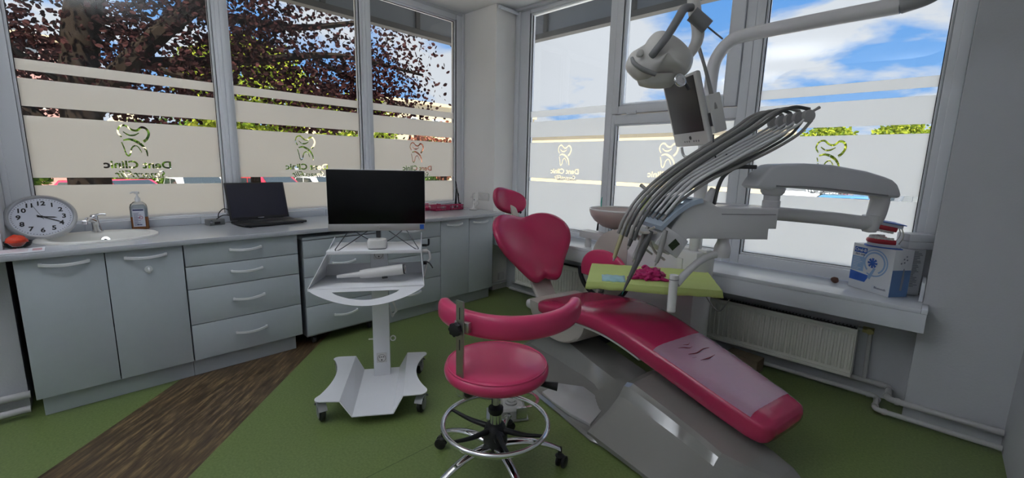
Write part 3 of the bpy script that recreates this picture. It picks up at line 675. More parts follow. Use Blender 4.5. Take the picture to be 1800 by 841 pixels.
# pink sorting baskets
def basket(x0, x1, y0, y1, h, label, mm):
    r = thing('sorting_basket', ((x0+x1)/2, (y0+y1)/2, .905), label, 'basket', 'pink plastic baskets beside the monitor')
    z = .906; m = MB(); m.box(x0, x1, y0, y1, z, z+.003)
    for (a, b, c, d, ax) in ((x0, x1, y0, y0+.003, 0), (x0, x1, y1-.003, y1, 0), (x0, x0+.003, y0, y1, 1), (x1-.003, x1, y0, y1, 1)):
        m.box(a, b, c, d, z, z+.010); m.box(a, b, c, d, z+h-.008, z+h)
        n = 5
        for i in range(n+1):
            f = i/n
            if ax == 0: q = a+(b-a-.006)*f; m.box(q, q+.006, c, d, z, z+h)
            else: q = c+(d-c-.006)*f; m.box(a, b, q, q+.006, z, z+h)
    m.box(x0-.003, x1+.003, y0-.003, y0, z+h-.006, z+h); m.box(x0-.003, x1+.003, y1, y1+.003, z+h-.006, z+h); m.box(x1, x1+.003, y0, y1, z+h-.006, z+h)
    m.obj('basket_body', mm, r, smooth=False); return r
pink_m = mat('pink_plastic', (.50, .03, .12), .3)
basket(-3.93, -3.79, 2.53, 2.80, .06, 'rear pink openwork basket standing against the window', pink_m)
b1 = basket(-3.77, -3.69, 2.66, 2.85, .055, 'front left pink openwork basket, its near corner towards the laptop', pink_m)
b2 = basket(-3.77, -3.69, 2.862, 3.03, .055, 'front right pink openwork basket next to the black stand', pink_m)
m = MB(); m.lathe([(0, 0), (.04, 0), (.048, .02), (.03, .03), (.008, .034), (.006, .045), (0, .046)], 28, M=T(-3.86, 2.66, .910)); tag(m.obj('round_case', pink_m), 'round pink lidded case lying in the rear basket', 'case')
m = MB(); m.box(-3.90, -3.83, 2.72, 2.78, .91, .975, .006); tag(m.obj('white_carton', wpl_m), 'small white carton standing in the rear pink basket', 'carton')
r = thing('calendar', (-3.75, 2.50, .905), 'small dark patterned desk calendar right beside the monitor', 'calendar')
m = MB(); m.prism([(-.04, 0), (.04, 0), (.012, .11), (-.002, .11)], -.045, .045, M=FR((-3.78, 2.50, .906), (1, 0, 0), (0, 0, 1))); m.obj('stand', dark_m, r, smooth=False)
m = MB()
for i in range(5):
    for j in range(6): m.box(.0008, .0018, -.036+j*.0125, -.036+j*.0125+.008, .02+i*.016, .02+i*.016+.008, M=T(-3.742, 2.50, .906)@RY(-.25))
m.obj('date_grid', mat('grid_grey', (.35, .36, .38), .5), r, smooth=False)
# black stand with two white-edged arms
r = thing('folding_stand', (-3.86, 3.10, .905), 'thin black and white folding stand leaning at the right edge of the window', 'stand')
m = MB(); m.prism([(0, 0), (.03, 0), (.012, .22), (.006, .22)], 0, .006, M=FR((-3.86, 3.04, .906), (0, 1, 0), (0.12, 0, 1))); m.prism([(0, 0), (.035, 0), (-.052, .30), (-.058, .30)], 0, .006, M=FR((-3.83, 3.085, .906), (0, 1, 0), (0.02, 0, 1))); m.obj('leg', black_m, r, smooth=False)
m = MB(); m.prism([(.0, .06), (.016, .06), (.0, .14), (-.012, .14)], .006, .009, M=FR((-3.83, 3.085, .906), (0, 1, 0), (0.02, 0, 1))); m.prism([(-.022, .17), (-.012, .17), (-.035, .25), (-.042, .25)], .006, .009, M=FR((-3.83, 3.085, .906), (0, 1, 0), (0.02, 0, 1))); m.obj('white_insert', wpl_m, r, smooth=False)
# small white stand lamp by the corner wall
r = thing('curing_lamp_stand', (-3.60, 3.12, .905), 'small white stand with round foot at the right end of the worktop', 'stand')
m = MB(T(-3.60, 3.10, .906)); m.lathe([(0, 0), (.045, 0), (.047, .006), (.02, .012), (.012, .02), (0, .02)], 32); m.obj('foot', wpl_m, r)
m = MB(T(-3.60, 3.10, .906)); m.tube([(0, 0, .015), (0, 0, .10), (0, .002, .16)], [.011, .010, .013], 16); m.obj('stem', wpl_m, r)
m = MB(T(-3.60, 3.10, .906)); m.tube([(0, -.035, .135), (0, -.01, .15), (0, .0, .17), (.0, .015, .175)], [.006, .009, .012, .008], 12); m.obj('cradle', wpl_m, r)
m = MB(T(-3.60, 3.10, .906)); m.box(.009, .013, -.004, .004, .10, .115, .001); m.obj('button', dark_m, r); m = MB(T(-3.60, 3.10, .906)); m.box(.009, .0125, -.004, .004, .06, .066, .001); m.obj('button', dark_m, r)
m = MB(); m.tube([(-3.62, 3.13, .94), (-3.62, 3.17, 1.0), (-3.63, 3.20, .96), (-3.68, 3.16, .915), (-3.74, 3.10, .912), (-3.72, 3.06, .912), (-3.66, 3.04, .912)], .0025, 6); tag(m.obj('thin_cable', wpl_m), 'thin pale coiled cable between the black stand and the small white stand', 'cable')
r = thing('wall_socket', (-3.60, 3.25, 1.04), 'double white wall socket above the worktop on the corner wall', 'socket')
m = MB(); m.box(-3.68, -3.52, 3.235, 3.249, 1.0, 1.08, .004); m.obj('cover_plate', wpl_m, r)
m = MB()
for x in (-3.64, -3.56): m.lathe([(.022, 0), (.024, .003), (.020, .003), (.018, -.004), (0, -.004)], 24, M=FR((x, 3.234, 1.04), (1, 0, 0), (0, 0, 1))@RX(0))
m.obj('socket_face', wpl_m, r)

# ------------------------------------------------------------ computer trolley
MT_ = FR((-2.35, 1.236, 0), (.545, .839, 0), (-.839, .545, 0))
cart = thing('computer_trolley', (-2.37, 1.27, 0), 'white metal computer trolley on four casters standing in front of the drawers', 'trolley')
def sheet(m, P, th=.003, M=None):
    """thin solid plate from a polygon of 3D points"""
    P = [Vector(p) for p in P]; n = Vector((0, 0, 0))
    for i in range(len(P)): n += P[i].cross(P[(i+1) % len(P)])
    n.normalize(); k = len(P); vs = [p+n*th/2 for p in P]+[p-n*th/2 for p in P]
    fs = [list(range(k)), [k+i for i in range(k)][::-1]]+[[i, (i+1) % k, k+(i+1) % k, k+i] for i in range(k)]
    m._add(vs, fs, M)
m = MB(MT_); zc, zw = .055, .128
def arcp(a, b, c, n=10): # quadratic through control b
    return [tuple((1-t)**2*a[i]+2*(1-t)*t*b[i]+t*t*c[i] for i in range(2)) for t in [j/n for j in range(n+1)]]
Lc = [(-.092, -.391), (-.084, .16)]; Lw = [(-.158, -.352), (-.140, .214)]
Rc = [(.121, -.398), (.140, .155)]; Rw = [(.172, -.352), (.192, .211)]
sheet(m, [(*Lc[0], zc), (*Rc[0], zc), (*Rc[1], zc), (*Lc[1], zc)], .005)
sheet(m, [(*Lc[0], zc), (*Lc[1], zc), (*Lw[1], zw), (*Lw[0], zw)], .005); sheet(m, [(*Rc[1], zc), (*Rc[0], zc), (*Rw[0], zw), (*Rw[1], zw)], .005)
lw = [Lw[0]]+arcp((-.262, -.338), (-.300, -.325), (-.288, -.290), 6)+arcp((-.270, -.262), (-.185, -.03), (-.262, .165), 12)+arcp((-.275, .19), (-.272, .222), (-.235, .220), 5)+[Lw[1]]
rw = [Rw[0]]+arcp((.270, -.354), (.312, -.340), (.303, -.295), 6)+arcp((.285, -.255), (.205, -.06), (.292, .125), 12)+arcp((.315, .16), (.325, .205), (.285, .204), 5)+[Rw[1]]
sheet(m, [(*p, zw) for p in lw], .005); sheet(m, [(*p, zw) for p in rw], .005)
m.obj('base_plate', wmet_m, cart, smooth=False)
m = MB(MT_); m.box(-.015, .085, .055, .125, .055, .90, .004); post = m.obj('column', wmet_m, cart)
for z, nm in ((.846, 'upper'), (.178, 'lower')):
    m = MB(MT_); m.box(.005, .065, .050, .056, z-.032, z+.032, .004); so = m.obj('socket', wpl_m, post)
    m = MB(MT_)
    for a in range(3): m.lathe([(0, 0), (.0035, 0), (.0035, .001), (0, .001)], 10, M=T(.023+.012*a, .0498, z+.006)@RX(math.pi/2))
    m.lathe([(0, 0), (.0045, 0), (.0045, .001), (0, .001)], 10, M=T(.035, .0498, z-.014)@RX(math.pi/2)); m.torus(.024, .001, 32, 6, M=T(.035, .0498, z-.002)@RX(math.pi/2)); m.obj('socket_holes', black_m, so)
def caster(root, M, R=.048, w=.02, wheel=dark_m, rim=None, hood=None, twin=False):
    """M: wheel centre frame, local y the axle, z up"""
    ws = (-.014, .014) if twin else (0,)
    m = MB(M)
    for o_ in ws: m.lathe([(0, -w/2), (R*.8, -w/2), (R, -w*.3), (R, w*.3), (R*.8, w/2), (0, w/2)], 28, M=T(0, o_, 0)@RX(math.pi/2))
    c = m.obj('wheel', wheel, root)
    if rim:
        m = MB(M); m.lathe([(0, w*.52), (R*.62, w*.52), (R*.66, w*.60), (0, w*.68)], 24, M=T(0, 0, 0)@RX(math.pi/2)); m.lathe([(0, w*.52), (R*.62, w*.52), (R*.66, w*.60), (0, w*.68)], 24, M=RX(-math.pi/2)); m.obj('wheel_hub', rim, c)
    if hood:
        m = MB(M); rings = []
        for i in range(9):
            a = math.radians(25+i*16); rr = R+.006
            x, z = math.cos(a)*rr, math.sin(a)*rr; rings.append([(x, -w*.75, z), (x*1.06, -w*.75, z*1.06), (x*1.06, w*.75, z*1.06), (x, w*.75, z)])
        m.loft(rings, True); m.cyl((0, 0, R), (0, 0, R+.028), .010); m.box(-.012, .012, -w*.75, -w*.6, -.004, R); m.box(-.012, .012, w*.6, w*.75, -.004, R); m.obj('caster_hood', hood, c)
grey_hood = mat('caster_grey', (.32, .33, .34), .4)
for (x, y, a) in ((-.262, -.30, 2.0), (.272, -.31, 1.15), (-.240, .19, 1.9), (.268, .165, 1.2)):
    caster(cart, MT_@T(x, y, .049)@RZ(a), .048, .030, black_m, grey_hood, grey_hood)
# upper shelf with front lip
m = MB(MT_); m.box(-.235, .285, -.09, .19, .893, .898, .001); m.box(-.235, .285, -.095, -.09, .878, .898, .001); m.obj('upper_shelf', wmet_m, cart)
# lower tray: floor, raised back wall, sloping side cheeks up to the shelf
m = MB(MT_); m.box(-.325, .298, -.17, .13, .700, .704, .001); m.box(-.285, .292, .128, .133, .700, .775, .001); m.box(-.325, .298, -.174, -.17, .690, .706, .001); m.obj('lower_tray', wmet_m, cart)
m = MB(MT_); sheet(m, [(-.325, -.172, .702), (-.285, .132, .702), (-.232, .19, .935), (-.228, -.09, .893)], .004); m.obj('side_panel', wmet_m, cart, smooth=False)
m = MB(MT_); sheet(m, [(.298, -.172, .702), (.292, .132, .702), (.292, .19, .955), (.283, -.09, .893)], .004); m.obj('side_panel', wmet_m, cart, smooth=False)
# curved push handle below the tray front
hp_ = []
n = 24
for i in range(n+1):
    f = i/n; hp_.append((-.325+.623*f, -.105*math.sin(math.pi*f)**.8))
ho_ = []
for i in range(n+1):
    f = i/n; ho_.append((-.20+.36*f, -.020-.050*math.sin(math.pi*f)**.8))
slot = [(-.20, -.018)]+ho_[1:-1]+[(.16, -.018)]
me = fill_mesh([hp_[::-1]+[], slot], MT_@T(0, -.174, .700)@RX(math.radians(52)), .0022)
me.transform(WM[cart].inverted()); me.name = 'push_handle'; o = bpy.data.objects.new('push_handle', me); COL.objects.link(o); me.materials.clear(); me.materials.append(wmet_m); o.parent = cart; WM[o] = WM[cart].copy()
m = MB(MT_); m.tube([(.293, .03, .87), (.33, .02, .862), (.338, .01, .82), (.318, 0, .79), (.30, -.02, .72)], .007, 8); m.box(.288, .325, -.005, .045, .862, .876, .004); m.obj('cable_holder', wpl_m, cart)
m = MB(MT_); m.box(.29, .322, .05, .07, .888, .902, .002); m.tube([(.32, .06, .895), (.332, .06, .90), (.333, .06, .935)], .006, 8); m.obj('black_hook', black_m, cart)
m = MB(MT_); m.box(.296, .318, -.03, -.01, .792, .812, .003); m.tube([(.318, -.02, .808), (.335, -.03, .80), (.352, -.05, .775)], .004, 8); m.obj('black_hook', black_m, cart)
m = MB(MT_); m.tube([(-.012, .09, .292), (-.045, .088, .292)], .005, 8); m.obj('peg', wpl_m, cart)
m = MB(MT_); m.torus(.015, .004, 24, 8, M=T(.105, .08, .293)@RX(1.2)); m.obj('ring', wpl_m, cart)
m = MB(MT_)
for q in range(3): m.tube([(.088, .10, .56), (.115, .11, .52-q*.01), (.120+.006*q, .12, .46), (.10, .12, .42+q*.012), (.088, .11, .50)], .003, 6)
m.obj('power_cable', wpl_m, cart)

# monitor on wire legs
mo = thing('computer_monitor', MT_@Vector((.04, .0, .9)), 'black-screened silver computer monitor on the white trolley', 'monitor')
MM = MT_@T(.040, -.01, 0)
m = MB(MM); m.box(-.272, .272, -.004, .030, 1.000, 1.352, .006); m.obj('housing', mat('silver_plastic', (.52, .52, .54), .35), mo)
m = MB(MM); m.box(-.270, .270, -.0065, -.0045, 1.040, 1.350, .001); m.obj('screen', scr_m, mo)
m = MB(MM); m.box(-.272, .272, -.0075, -.003, 1.000, 1.041, .001); chin = m.obj('chin', mat('brushed_chin', (.46, .45, .45), .38, metal=.3), mo)
m = MB(MM); m.torus(.0095, .0012, 28, 6, M=T(.0, -.0085, 1.020)@RX(math.pi/2)); m.obj('emblem_ring', steel_m, chin)
text('emblem_letters', 'hp', .014, MM@FR((0, -.0082, 1.0205), (1, 0, 0), (0, 0, 1)), steel_m, chin, shear=.3)
m = MB(MM); m.box(.240, .264, -.0085, -.007, 1.008, 1.036); m.obj('blue_sticker', blue_m, chin)
m = MB(MM)
wr = .0028
for s_ in (-1, 1):
    m.tube([(s_*.14, .02, 1.005), (s_*.165, .005, .995), (s_*.215, -.065, .925), (s_*.228, -.075, .904), (s_*.205, -.06, .903), (s_*.06, .02, .995)], wr, 8, k=4)
    m.tube([(s_*.14, .02, 1.0), (s_*.08, .10, .94), (s_*.03, .15, .904)], wr, 8)
m.obj('wire_stand', mat('dark_wire', (.09, .09, .10), .3, metal=.8), mo)
m = MB(MM); m.box(-.013, .013, .012, .03, .955, 1.01, .004); m.obj('stand_tongue', dark_m, mo)
r = thing('white_hub', MT_@Vector((.03, -.03, .9)), 'small rounded white box on the upper trolley shelf under the monitor', 'box')
def sq_ring(a, b, z, k=4.0, n=40, M=None):
    out = []
    for i in range(n):
        t = 2*math.pi*i/n; c, s_ = math.cos(t), math.sin(t); out.append((a*abs(c)**(2/k)*(1 if c > 0 else -1), b*abs(s_)**(2/k)*(1 if s_ > 0 else -1), z))
    return out
m = MB(MT_@T(.035, -.03, .899)); m.loft([sq_ring(.050, .035, 0), sq_ring(.053, .038, .004)], True); m.obj('foot', black_m, r)
m = MB(MT_@T(.035, -.03, .899)); m.loft([sq_ring(.054, .040, .004), sq_ring(.056, .042, .012), sq_ring(.055, .041, .045), sq_ring(.050, .036, .055), sq_ring(.030, .02, .056)], True); m.obj('shell', wpl_m, r)
# intraoral scanner lying on the tray
r = thing('intraoral_scanner', MT_@Vector((.05, -.08, .705)), 'white cylindrical intraoral scanner lying on the lower trolley tray', 'scanner')
MI = FR(MT_@Vector((-.14, -.06, .745)), MT_.to_3x3()@Vector((1, -.10, .12)), MT_.to_3x3()@Vector((0, 1, 0)))
m = MB(MI); m.tube([(.08, 0, 0), (.12, 0, .0), (.28, 0, 0), (.325, 0, 0)], [.024, .030, .031, .031], 24, smooth=False); m.obj('body', wpl_m, r)
m = MB(MI); m.tube([(-.05, 0, .002), (.0, 0, .002), (.085, 0, 0)], [.010, .013, .018], 16); m.obj('tip', wpl_m, r)
m = MB(MI); m.cyl((.326, 0, 0), (.334, 0, 0), .029); m.cyl((.20, 0, -.034), (.23, 0, -.034), .009); m.obj('end_cap', dark_m, r)
m = MB(MI); m.torus(.023, .003, 32, 8, M=T(.335, 0, 0)@RY(math.pi/2)); m.obj('cap_ring', chrome_m, r)

# ------------------------------------------------------------ operator stool
SC = Vector((-1.30, 1.262, 0))
st = thing('operator_stool', SC, 'red round-seated stool with curved torso rest and chrome foot ring in the foreground', 'stool')
MSq = T(*SC)
m = MB(MSq); m.lathe([(0, .478), (.19, .478), (.214, .482), (.227, .494), (.231, .510), (.229, .524), (.219, .538), (.20, .545), (.15, .552), (.08, .556), (0, .557)], 64); m.obj('seat', red2_m, st)
m = MB(MSq); m.torus(.2185, .004, 64, 8, M=T(0, 0, .538)); m.obj('seat_piping', red2_m, st)
m = MB(MSq); m.lathe([(0, .455), (.06, .455), (.14, .470), (.17, .478), (0, .478)], 40); m.obj('seat_plate', black_m, st)
m = MB(MSq); m.cyl((0, 0, .30), (0, 0, .46), .014); m.obj('piston', steel_m, st)
m = MB(MSq); m.cyl((0, 0, .12), (0, 0, .315), .027); m.obj('gas_column', chrome_m, st)
m = MB(MSq); m.lathe([(.029, .29), (.034, .30), (.034, .318), (.020, .326), (.014, .332)], 28); m.obj('collar', black_m, st)
m = MB(MSq); m.tube([(.03, .02, .462), (.14, .10, .455), (.22, .16, .445)], [.007, .007, .02], 10); m.obj('height_lever', black_m, st)
m = MB(MSq); m.lathe([(0, .095), (.028, .095), (.045, .12), (.055, .15), (.055, .20), (.042, .235), (.030, .245), (0, .245)], 32); hub = m.obj('hub', black_m, st)
angs = [math.radians(a) for a in (50.7, 122.7, 194.7, 266.7, 338.7)]
for i, a in enumerate(angs):
    M = MSq@RZ(a); m = MB(M)
    rings = []
    for f in [j/12 for j in range(13)]:
        x = .03+.275*f; z = .135+.012*math.sin(f*math.pi)-.045*f**2.2; w = .026-.010*f; h = .017-.006*f
        rings.append([(x, w*math.cos(t), z+h*math.sin(t)) for t in [2*math.pi*q/14 for q in range(14)]])
    m.loft(rings, True); leg = m.obj('leg', chrome_m, st)
    caster(leg, M@T(.315, 0, .029)@RZ(.9+i*1.3), .028, .017, black_m, dark_m, None, twin=True)
    m = MB(M@T(.305, 0, 0)); m.cyl((0, 0, .03), (0, 0, .10), .009); m.lathe([(0, .05), (.018, .05), (.022, .058), (.012, .066), (0, .066)], 18); m.obj('caster_stem', black_m, leg)
fr_ = m_ = MB(MSq); m_.torus(.237, .0115, 96, 14, M=T(0, 0, .245)); ring = m_.obj('foot_ring', chrome_m, st)
m = MB(MSq)
for a in (20, 140, 200, 265, 330):
    c_, s_ = math.cos(math.radians(a)), math.sin(math.radians(a)); m.tube([(c_*.045, s_*.045, .215), (c_*.14, s_*.14, .222), (c_*.232, s_*.232, .243)], [.014, .010, .007], 10)
m.obj('ring_spokes', black_m, ring)
m = MB(MSq); m.lathe([(0, 0), (.026, 0), (.028, .008), (.024, .028), (0, .03)], 20, M=T(.045, -.02, .20)@RZ(-.5)@RY(math.pi/2)); m.obj('clamp_knob', black_m, st)
# torso rest: padded arc
BC = Vector((-1.39, 1.42)); BR = .315
rings = []; n = 40; a0, a1 = 247, 392
for i in range(n+1):
    f = i/n; a = math.radians(a0+(a1-a0)*f); e_ = min(1, min(f, 1-f)*26+.12); k = math.sqrt(max(1-(1-e_)**2, .0)); k = max(k, .08)
    hh, tt = .050*(.55+.45*k), .030*(.35+.65*k); lift = .020*abs(2*f-1)**2.2
    rings.append([(BC.x+(BR+tt*abs(math.cos(t))**.7*(1 if math.cos(t) > 0 else -1))*math.cos(a), BC.y+(BR+tt*abs(math.cos(t))**.7*(1 if math.cos(t) > 0 else -1))*math.sin(a), .748+lift+hh*abs(math.sin(t))**.7*(1 if math.sin(t) > 0 else -1)) for t in [2*math.pi*q/20 for q in range(20)]])
m = MB(); m.loft(rings, True); m.obj('torso_rest', red2_m, st)
pa = math.radians(284); PX = Vector((BC.x+.378*math.cos(pa), BC.y+.378*math.sin(pa)))
dp = Vector((math.cos(pa), math.sin(pa), 0)); tg = Vector((-math.sin(pa), math.cos(pa), 0))
MP = FR((PX.x, PX.y, 0), tg, dp)   # x tangent, y outward, z up (flip)
MP = Matrix(((tg.x, dp.x, 0, PX.x), (tg.y, dp.y, 0, PX.y), (0, 0, 1, 0), (0, 0, 0, 1)))
m = MB(); inward = (Vector((SC.x, SC.y, 0))-Vector((PX.x, PX.y, 0))).normalized()
prof = [Vector((PX.x, PX.y, .862)), Vector((PX.x, PX.y, .70)), Vector((PX.x, PX.y, .50)), Vector((PX.x, PX.y, .47))]
for t in (.25, .5, .75, 1): prof.append(Vector((PX.x, PX.y, .47-.032*math.sin(t*math.pi/2)))+inward*.032*(1-math.cos(t*math.pi/2)))
prof.append(prof[-1]+inward*.16)
rings = []
side = Vector((-inward.y, inward.x, 0))
for i, p in enumerate(prof):
    t2 = (prof[min(i+1, len(prof)-1)]-prof[max(i-1, 0)]).normalized(); nn = side.cross(t2).normalized()
    rings.append([p+side*.0215+nn*.0035, p-side*.0215+nn*.0035, p-side*.0215-nn*.0035, p+side*.0215-nn*.0035])
m.loft(rings, True); m.obj('backrest_post', steel_m, st, angle=.5)
m = MB(MP); m.box(-.035, .035, -.030, -.006, .728, .772, .003); m.obj('mount_bracket', steel_m, st)
m = MB(MP)
kn = []
for i in range(32):
    a = 2*math.pi*i/32; rr_ = .027+.0025*math.cos(8*a); kn.append((rr_*math.cos(a), rr_*math.sin(a)))
m.prism(kn, 0, .022, .003, M=Matrix(((1, 0, 0, -.012), (0, 0, 1, .006), (0, 1, 0, .745), (0, 0, 0, 1)))); m.obj('clamp_knob', black_m, st)
m = MB(MP); m.box(-.003, .003, .0034, .0042, .655, .70, .001); m.box(-.003, .003, .0034, .0042, .785, .835, .001); m.obj('slot', dark_m, st)

# foot control on the floor beside the stool
fc = thing('foot_control', (-1.585, 1.635, 0), 'grey foot control with chrome loop on the floor behind the stool', 'foot control')
MF = T(-1.585, 1.635, 0)@RZ(math.radians(-35))
m = MB(MF); m.prism([(-.06, -.115), (.05, -.13), (.10, -.06), (.09, .10), (-.04, .11), (-.10, .03)], .002, .014, .004); m.obj('base_plate', steel_m, fc)
m = MB(MF); m.loft([[(x*1.0, y*1.0, .014) for x, y in ((-.085, -.03), (.085, -.05), (.085, .09), (-.03, .10), (-.09, .04))], [(x*.95, y*.95, .06) for x, y in ((-.085, -.03), (.085, -.05), (.085, .09), (-.03, .10), (-.09, .04))], [(x*.8, y*.8, .072) for x, y in ((-.085, -.03), (.085, -.05), (.085, .09), (-.03, .10), (-.09, .04))]], True); m.obj('housing', mat('pedal_grey', (.42, .42, .40), .35), fc, angle=.5)
m = MB(MF); m.lathe([(0, .072), (.034, .072), (.034, .080), (.024, .084), (.022, .092), (0, .094)], 28, M=T(.01, .015, 0)); m.obj('pedal_button', mat('pedal_grey2', (.35, .35, .34), .35), fc)
m = MB(MF); m.lathe([(0, .014), (.020, .014), (.019, .028), (.010, .032), (0, .030)], 24, M=T(.02, -.088, 0)); m.obj('screw_knob', chrome_m, fc)
m = MB(MF)
rings = []
for i in range(21):
    a = math.pi*i/20; x = -.075*math.cos(a); y = .085+.075*math.sin(a); z = .085
    rings.append([(x, y, z), (x*1.22, y+.018*math.sin(a), z), (x*1.22, y+.018*math.sin(a), z-.006), (x, y, z-.006)])
m.loft(rings, True); m.box(-.092, -.075, .03, .09, .02, .085, .002); m.box(.075, .092, .03, .09, .02, .085, .002); m.obj('toe_loop', chrome_m, fc)
m = MB(); m.tube([(-1.62, 1.74, .02), (-1.74, 1.68, .008), (-1.86, 1.60, .007), (-1.92, 1.55, .007), (-1.94, 1.63, .007), (-1.88, 1.75, .007), (-1.75, 1.86, .007), (-1.70, 1.95, .007)], .006, 8); m.obj('cable', mat('grey_cable', (.22, .22, .22), .5), fc)

# ------------------------------------------------------------ dental chair
CA = math.radians(-12); MCH = T(-1.957, 2.574, 0)@RZ(CA)      # local: x towards the foot end (s), y towards the window (t)
ch = thing('dental_chair', (-1.6, 2.5, 0), 'reclined red dental patient chair with glossy pale base in the middle of the room', 'dental chair')
ST = [(-.035, .375, .10, .02), (-.02, .405, .17, .05), (.02, .428, .235, .085), (.08, .442, .270, .10), (.18, .458, .285, .11), (.32, .480, .282, .11), (.46, .502, .275, .12), (.58, .512, .268, .125),
      (.70, .508, .260, .128), (.84, .488, .252, .132), (1.0, .452, .242, .138), (1.2, .405, .230, .142), (1.40, .352, .214, .142), (1.54, .316, .200, .138), (1.60, .299, .188, .126), (1.628, .287, .170, .10), (1.645, .268, .13, .04)]
def sect(s, zt, w, th, n=44, k=4.6, dish=.0):
    out = []
    for i in range(n):
        a = 2*math.pi*i/n; c, s_ = math.cos(a), math.sin(a); y = w*abs(c)**(2/k)*(1 if c > 0 else -1); z = th/2*abs(s_)**(2/k)*(1 if s_ > 0 else -1)
        z += -dish*(1-(y/w)**2) if z > 0 else 0
        out.append((s, y, zt-th/2+z))
    return out
def interp(st, k=5):
    P = [Vector((a, b, c)) for a, b, c, d in st]; D = [d for *_, d in st]; Q = spline(P, k); out = []
    for i, q in enumerate(Q):
        f = i/k; j = min(int(f), len(D)-2); u = f-j if j < len(D)-1 else 1; out.append((q.x, q.y, q.z, D[j]+(D[j+1]-D[j])*min(1, f-j)))
    return out
def full(st): return [sect(a, b, c, d, dish=.006*min(1, max(0, (.7-a)/.5))) for a, b, c, d in interp(st)]
m = MB(MCH); m.loft(full(ST), True); seat = m.obj('seat_cushion', red_m, ch, angle=1.2)
# clear film over the leg rest; lilac base colour paints in its sheen
m = MB(MCH); rings = []
plast = bpy.data.materials.new('cover_with_sheen'); plast.use_nodes = True
_b = plast.node_tree.nodes['Principled BSDF']; _b.inputs['Base Color'].default_value = (.66, .56, .72, 1); _b.inputs['Roughness'].default_value = .10; _b.inputs['Alpha'].default_value = .46
_n = plast.node_tree.nodes.new('ShaderNodeTexNoise'); _n.inputs['Scale'].default_value = 9; _bp = plast.node_tree.nodes.new('ShaderNodeBump'); _bp.inputs['Strength'].default_value = .5; _bp.inputs['Distance'].default_value = .01
plast.node_tree.links.new(_n.outputs['Fac'], _bp.inputs['Height']); plast.node_tree.links.new(_bp.outputs[0], _b.inputs['Normal'])
for a, b, c, d in interp(ST):
    if 1.03 <= a <= 1.57:
        full_s = [p for p in sect(a, b, c, d, 88)]; top = sorted([p for p in full_s if p[2] > b-d*.42], key=lambda p: p[1])
        rings.append((a, b, c, d))
rr2 = []
for a, b, c, d in rings:
    row = []
    for i in range(25):
        y = (-1+2*i/24)*.95; k = 4.6; z = b-d/2+d/2*(1-abs(y)**k)**(1/k)+.0045+.0012*math.sin(a*60+i*1.3)*math.sin(i*.9)
        row.append((a, y*c, z))
    rr2.append(row)
m.loft(rr2, False, closed=False); m.obj('protective_cover', plast, seat, angle=1.5, label='clear plastic cover with scuffs')
m = MB(MCH)
def scuff(pts, w):
    P2 = []
    for s_, t_ in pts:
        # height of the cushion top there
        for (a, b, c, d), (a2, b2, c2, d2) in zip(rings[:-1], rings[1:]):
            if a <= s_ <= a2:
                f = (s_-a)/(a2-a); bb, cc_, dd = b+(b2-b)*f, c+(c2-c)*f, d+(d2-d)*f; y = min(.97, abs(t_/cc_)); P2.append((s_, t_, bb-dd/2+dd/2*(1-y**4.6)**(1/4.6)+.0065)); break
    if len(P2) > 1: m.tube(P2, [w*.2, w, w*.25], 8, k=3)
scuff([(1.10, -.10), (1.11, -.06), (1.125, -.03), (1.12, .0)], .0022); scuff([(1.09, -.04), (1.10, -.01), (1.09, .02)], .002)
scuff([(1.16, -.09), (1.17, -.03), (1.16, .04), (1.165, .09)], .0045); scuff([(1.22, -.07), (1.225, -.0), (1.22, .06)], .004); scuff([(1.19, -.10), (1.195, -.07)], .0015)
m.obj('worn_mark', mat('worn_red', (.16, .01, .03), .4), seat)
# backrest
S0, Z0, S1, Z1 = -.18, .49, -.545, .942; ud = Vector((S1-S0, 0, Z1-Z0)).normalized()
MBK = MCH@FR((S0, 0, Z0), (0, -1, 0), ud)   # local x = -t, y = up the back, z = outward (towards the patient)
MBK = MCH@Matrix(((0, ud.x, ud.z, S0), (1, 0, 0, 0), (0, ud.z, -ud.x, Z0), (0, 0, 0, 1)))
half = [(0, .028), (.05, .008), (.095, .0), (.135, .022), (.18, .085), (.235, .165), (.295, .245), (.338, .325), (.352, .405), (.340, .485), (.300, .555), (.245, .60), (.18, .622), (.11, .622), (.05, .606), (0, .598)]
hs_ = spline([(x, y, 0) for x, y in half], 4); right = [(p.x, p.y) for p in hs_]; right = [(x*1.07, y) for x, y in right]; outline = right+[(-x, y) for x, y in right[::-1][1:-1]]
def bdisp(x, y): return .55*x*x*(.4+.6*min(1, y/.4))
m = MB(MBK); m.pillow(outline, .095, bdisp, back=.8); back = m.obj('backrest_cushion', red_m, ch, angle=1.3)
m = MB(MBK); sh = [(x*.80, .31+(y-.31)*.86) for x, y in outline]; m.pillow(sh, .03, lambda x, y: bdisp(x, y)-.045); m.obj('backrest_shell', greige_m, ch)
m = MB(MBK); m.box(-.095, .095, -.20, .22, -.10, -.062, .016, seg=3); m.obj('back_bracket', greige_m, ch)
m = MB(MCH); m.box(-.20, -.02, -.20, .15, .30, .375, .03, seg=3); m.obj('hinge_cover', wpl_m, ch)
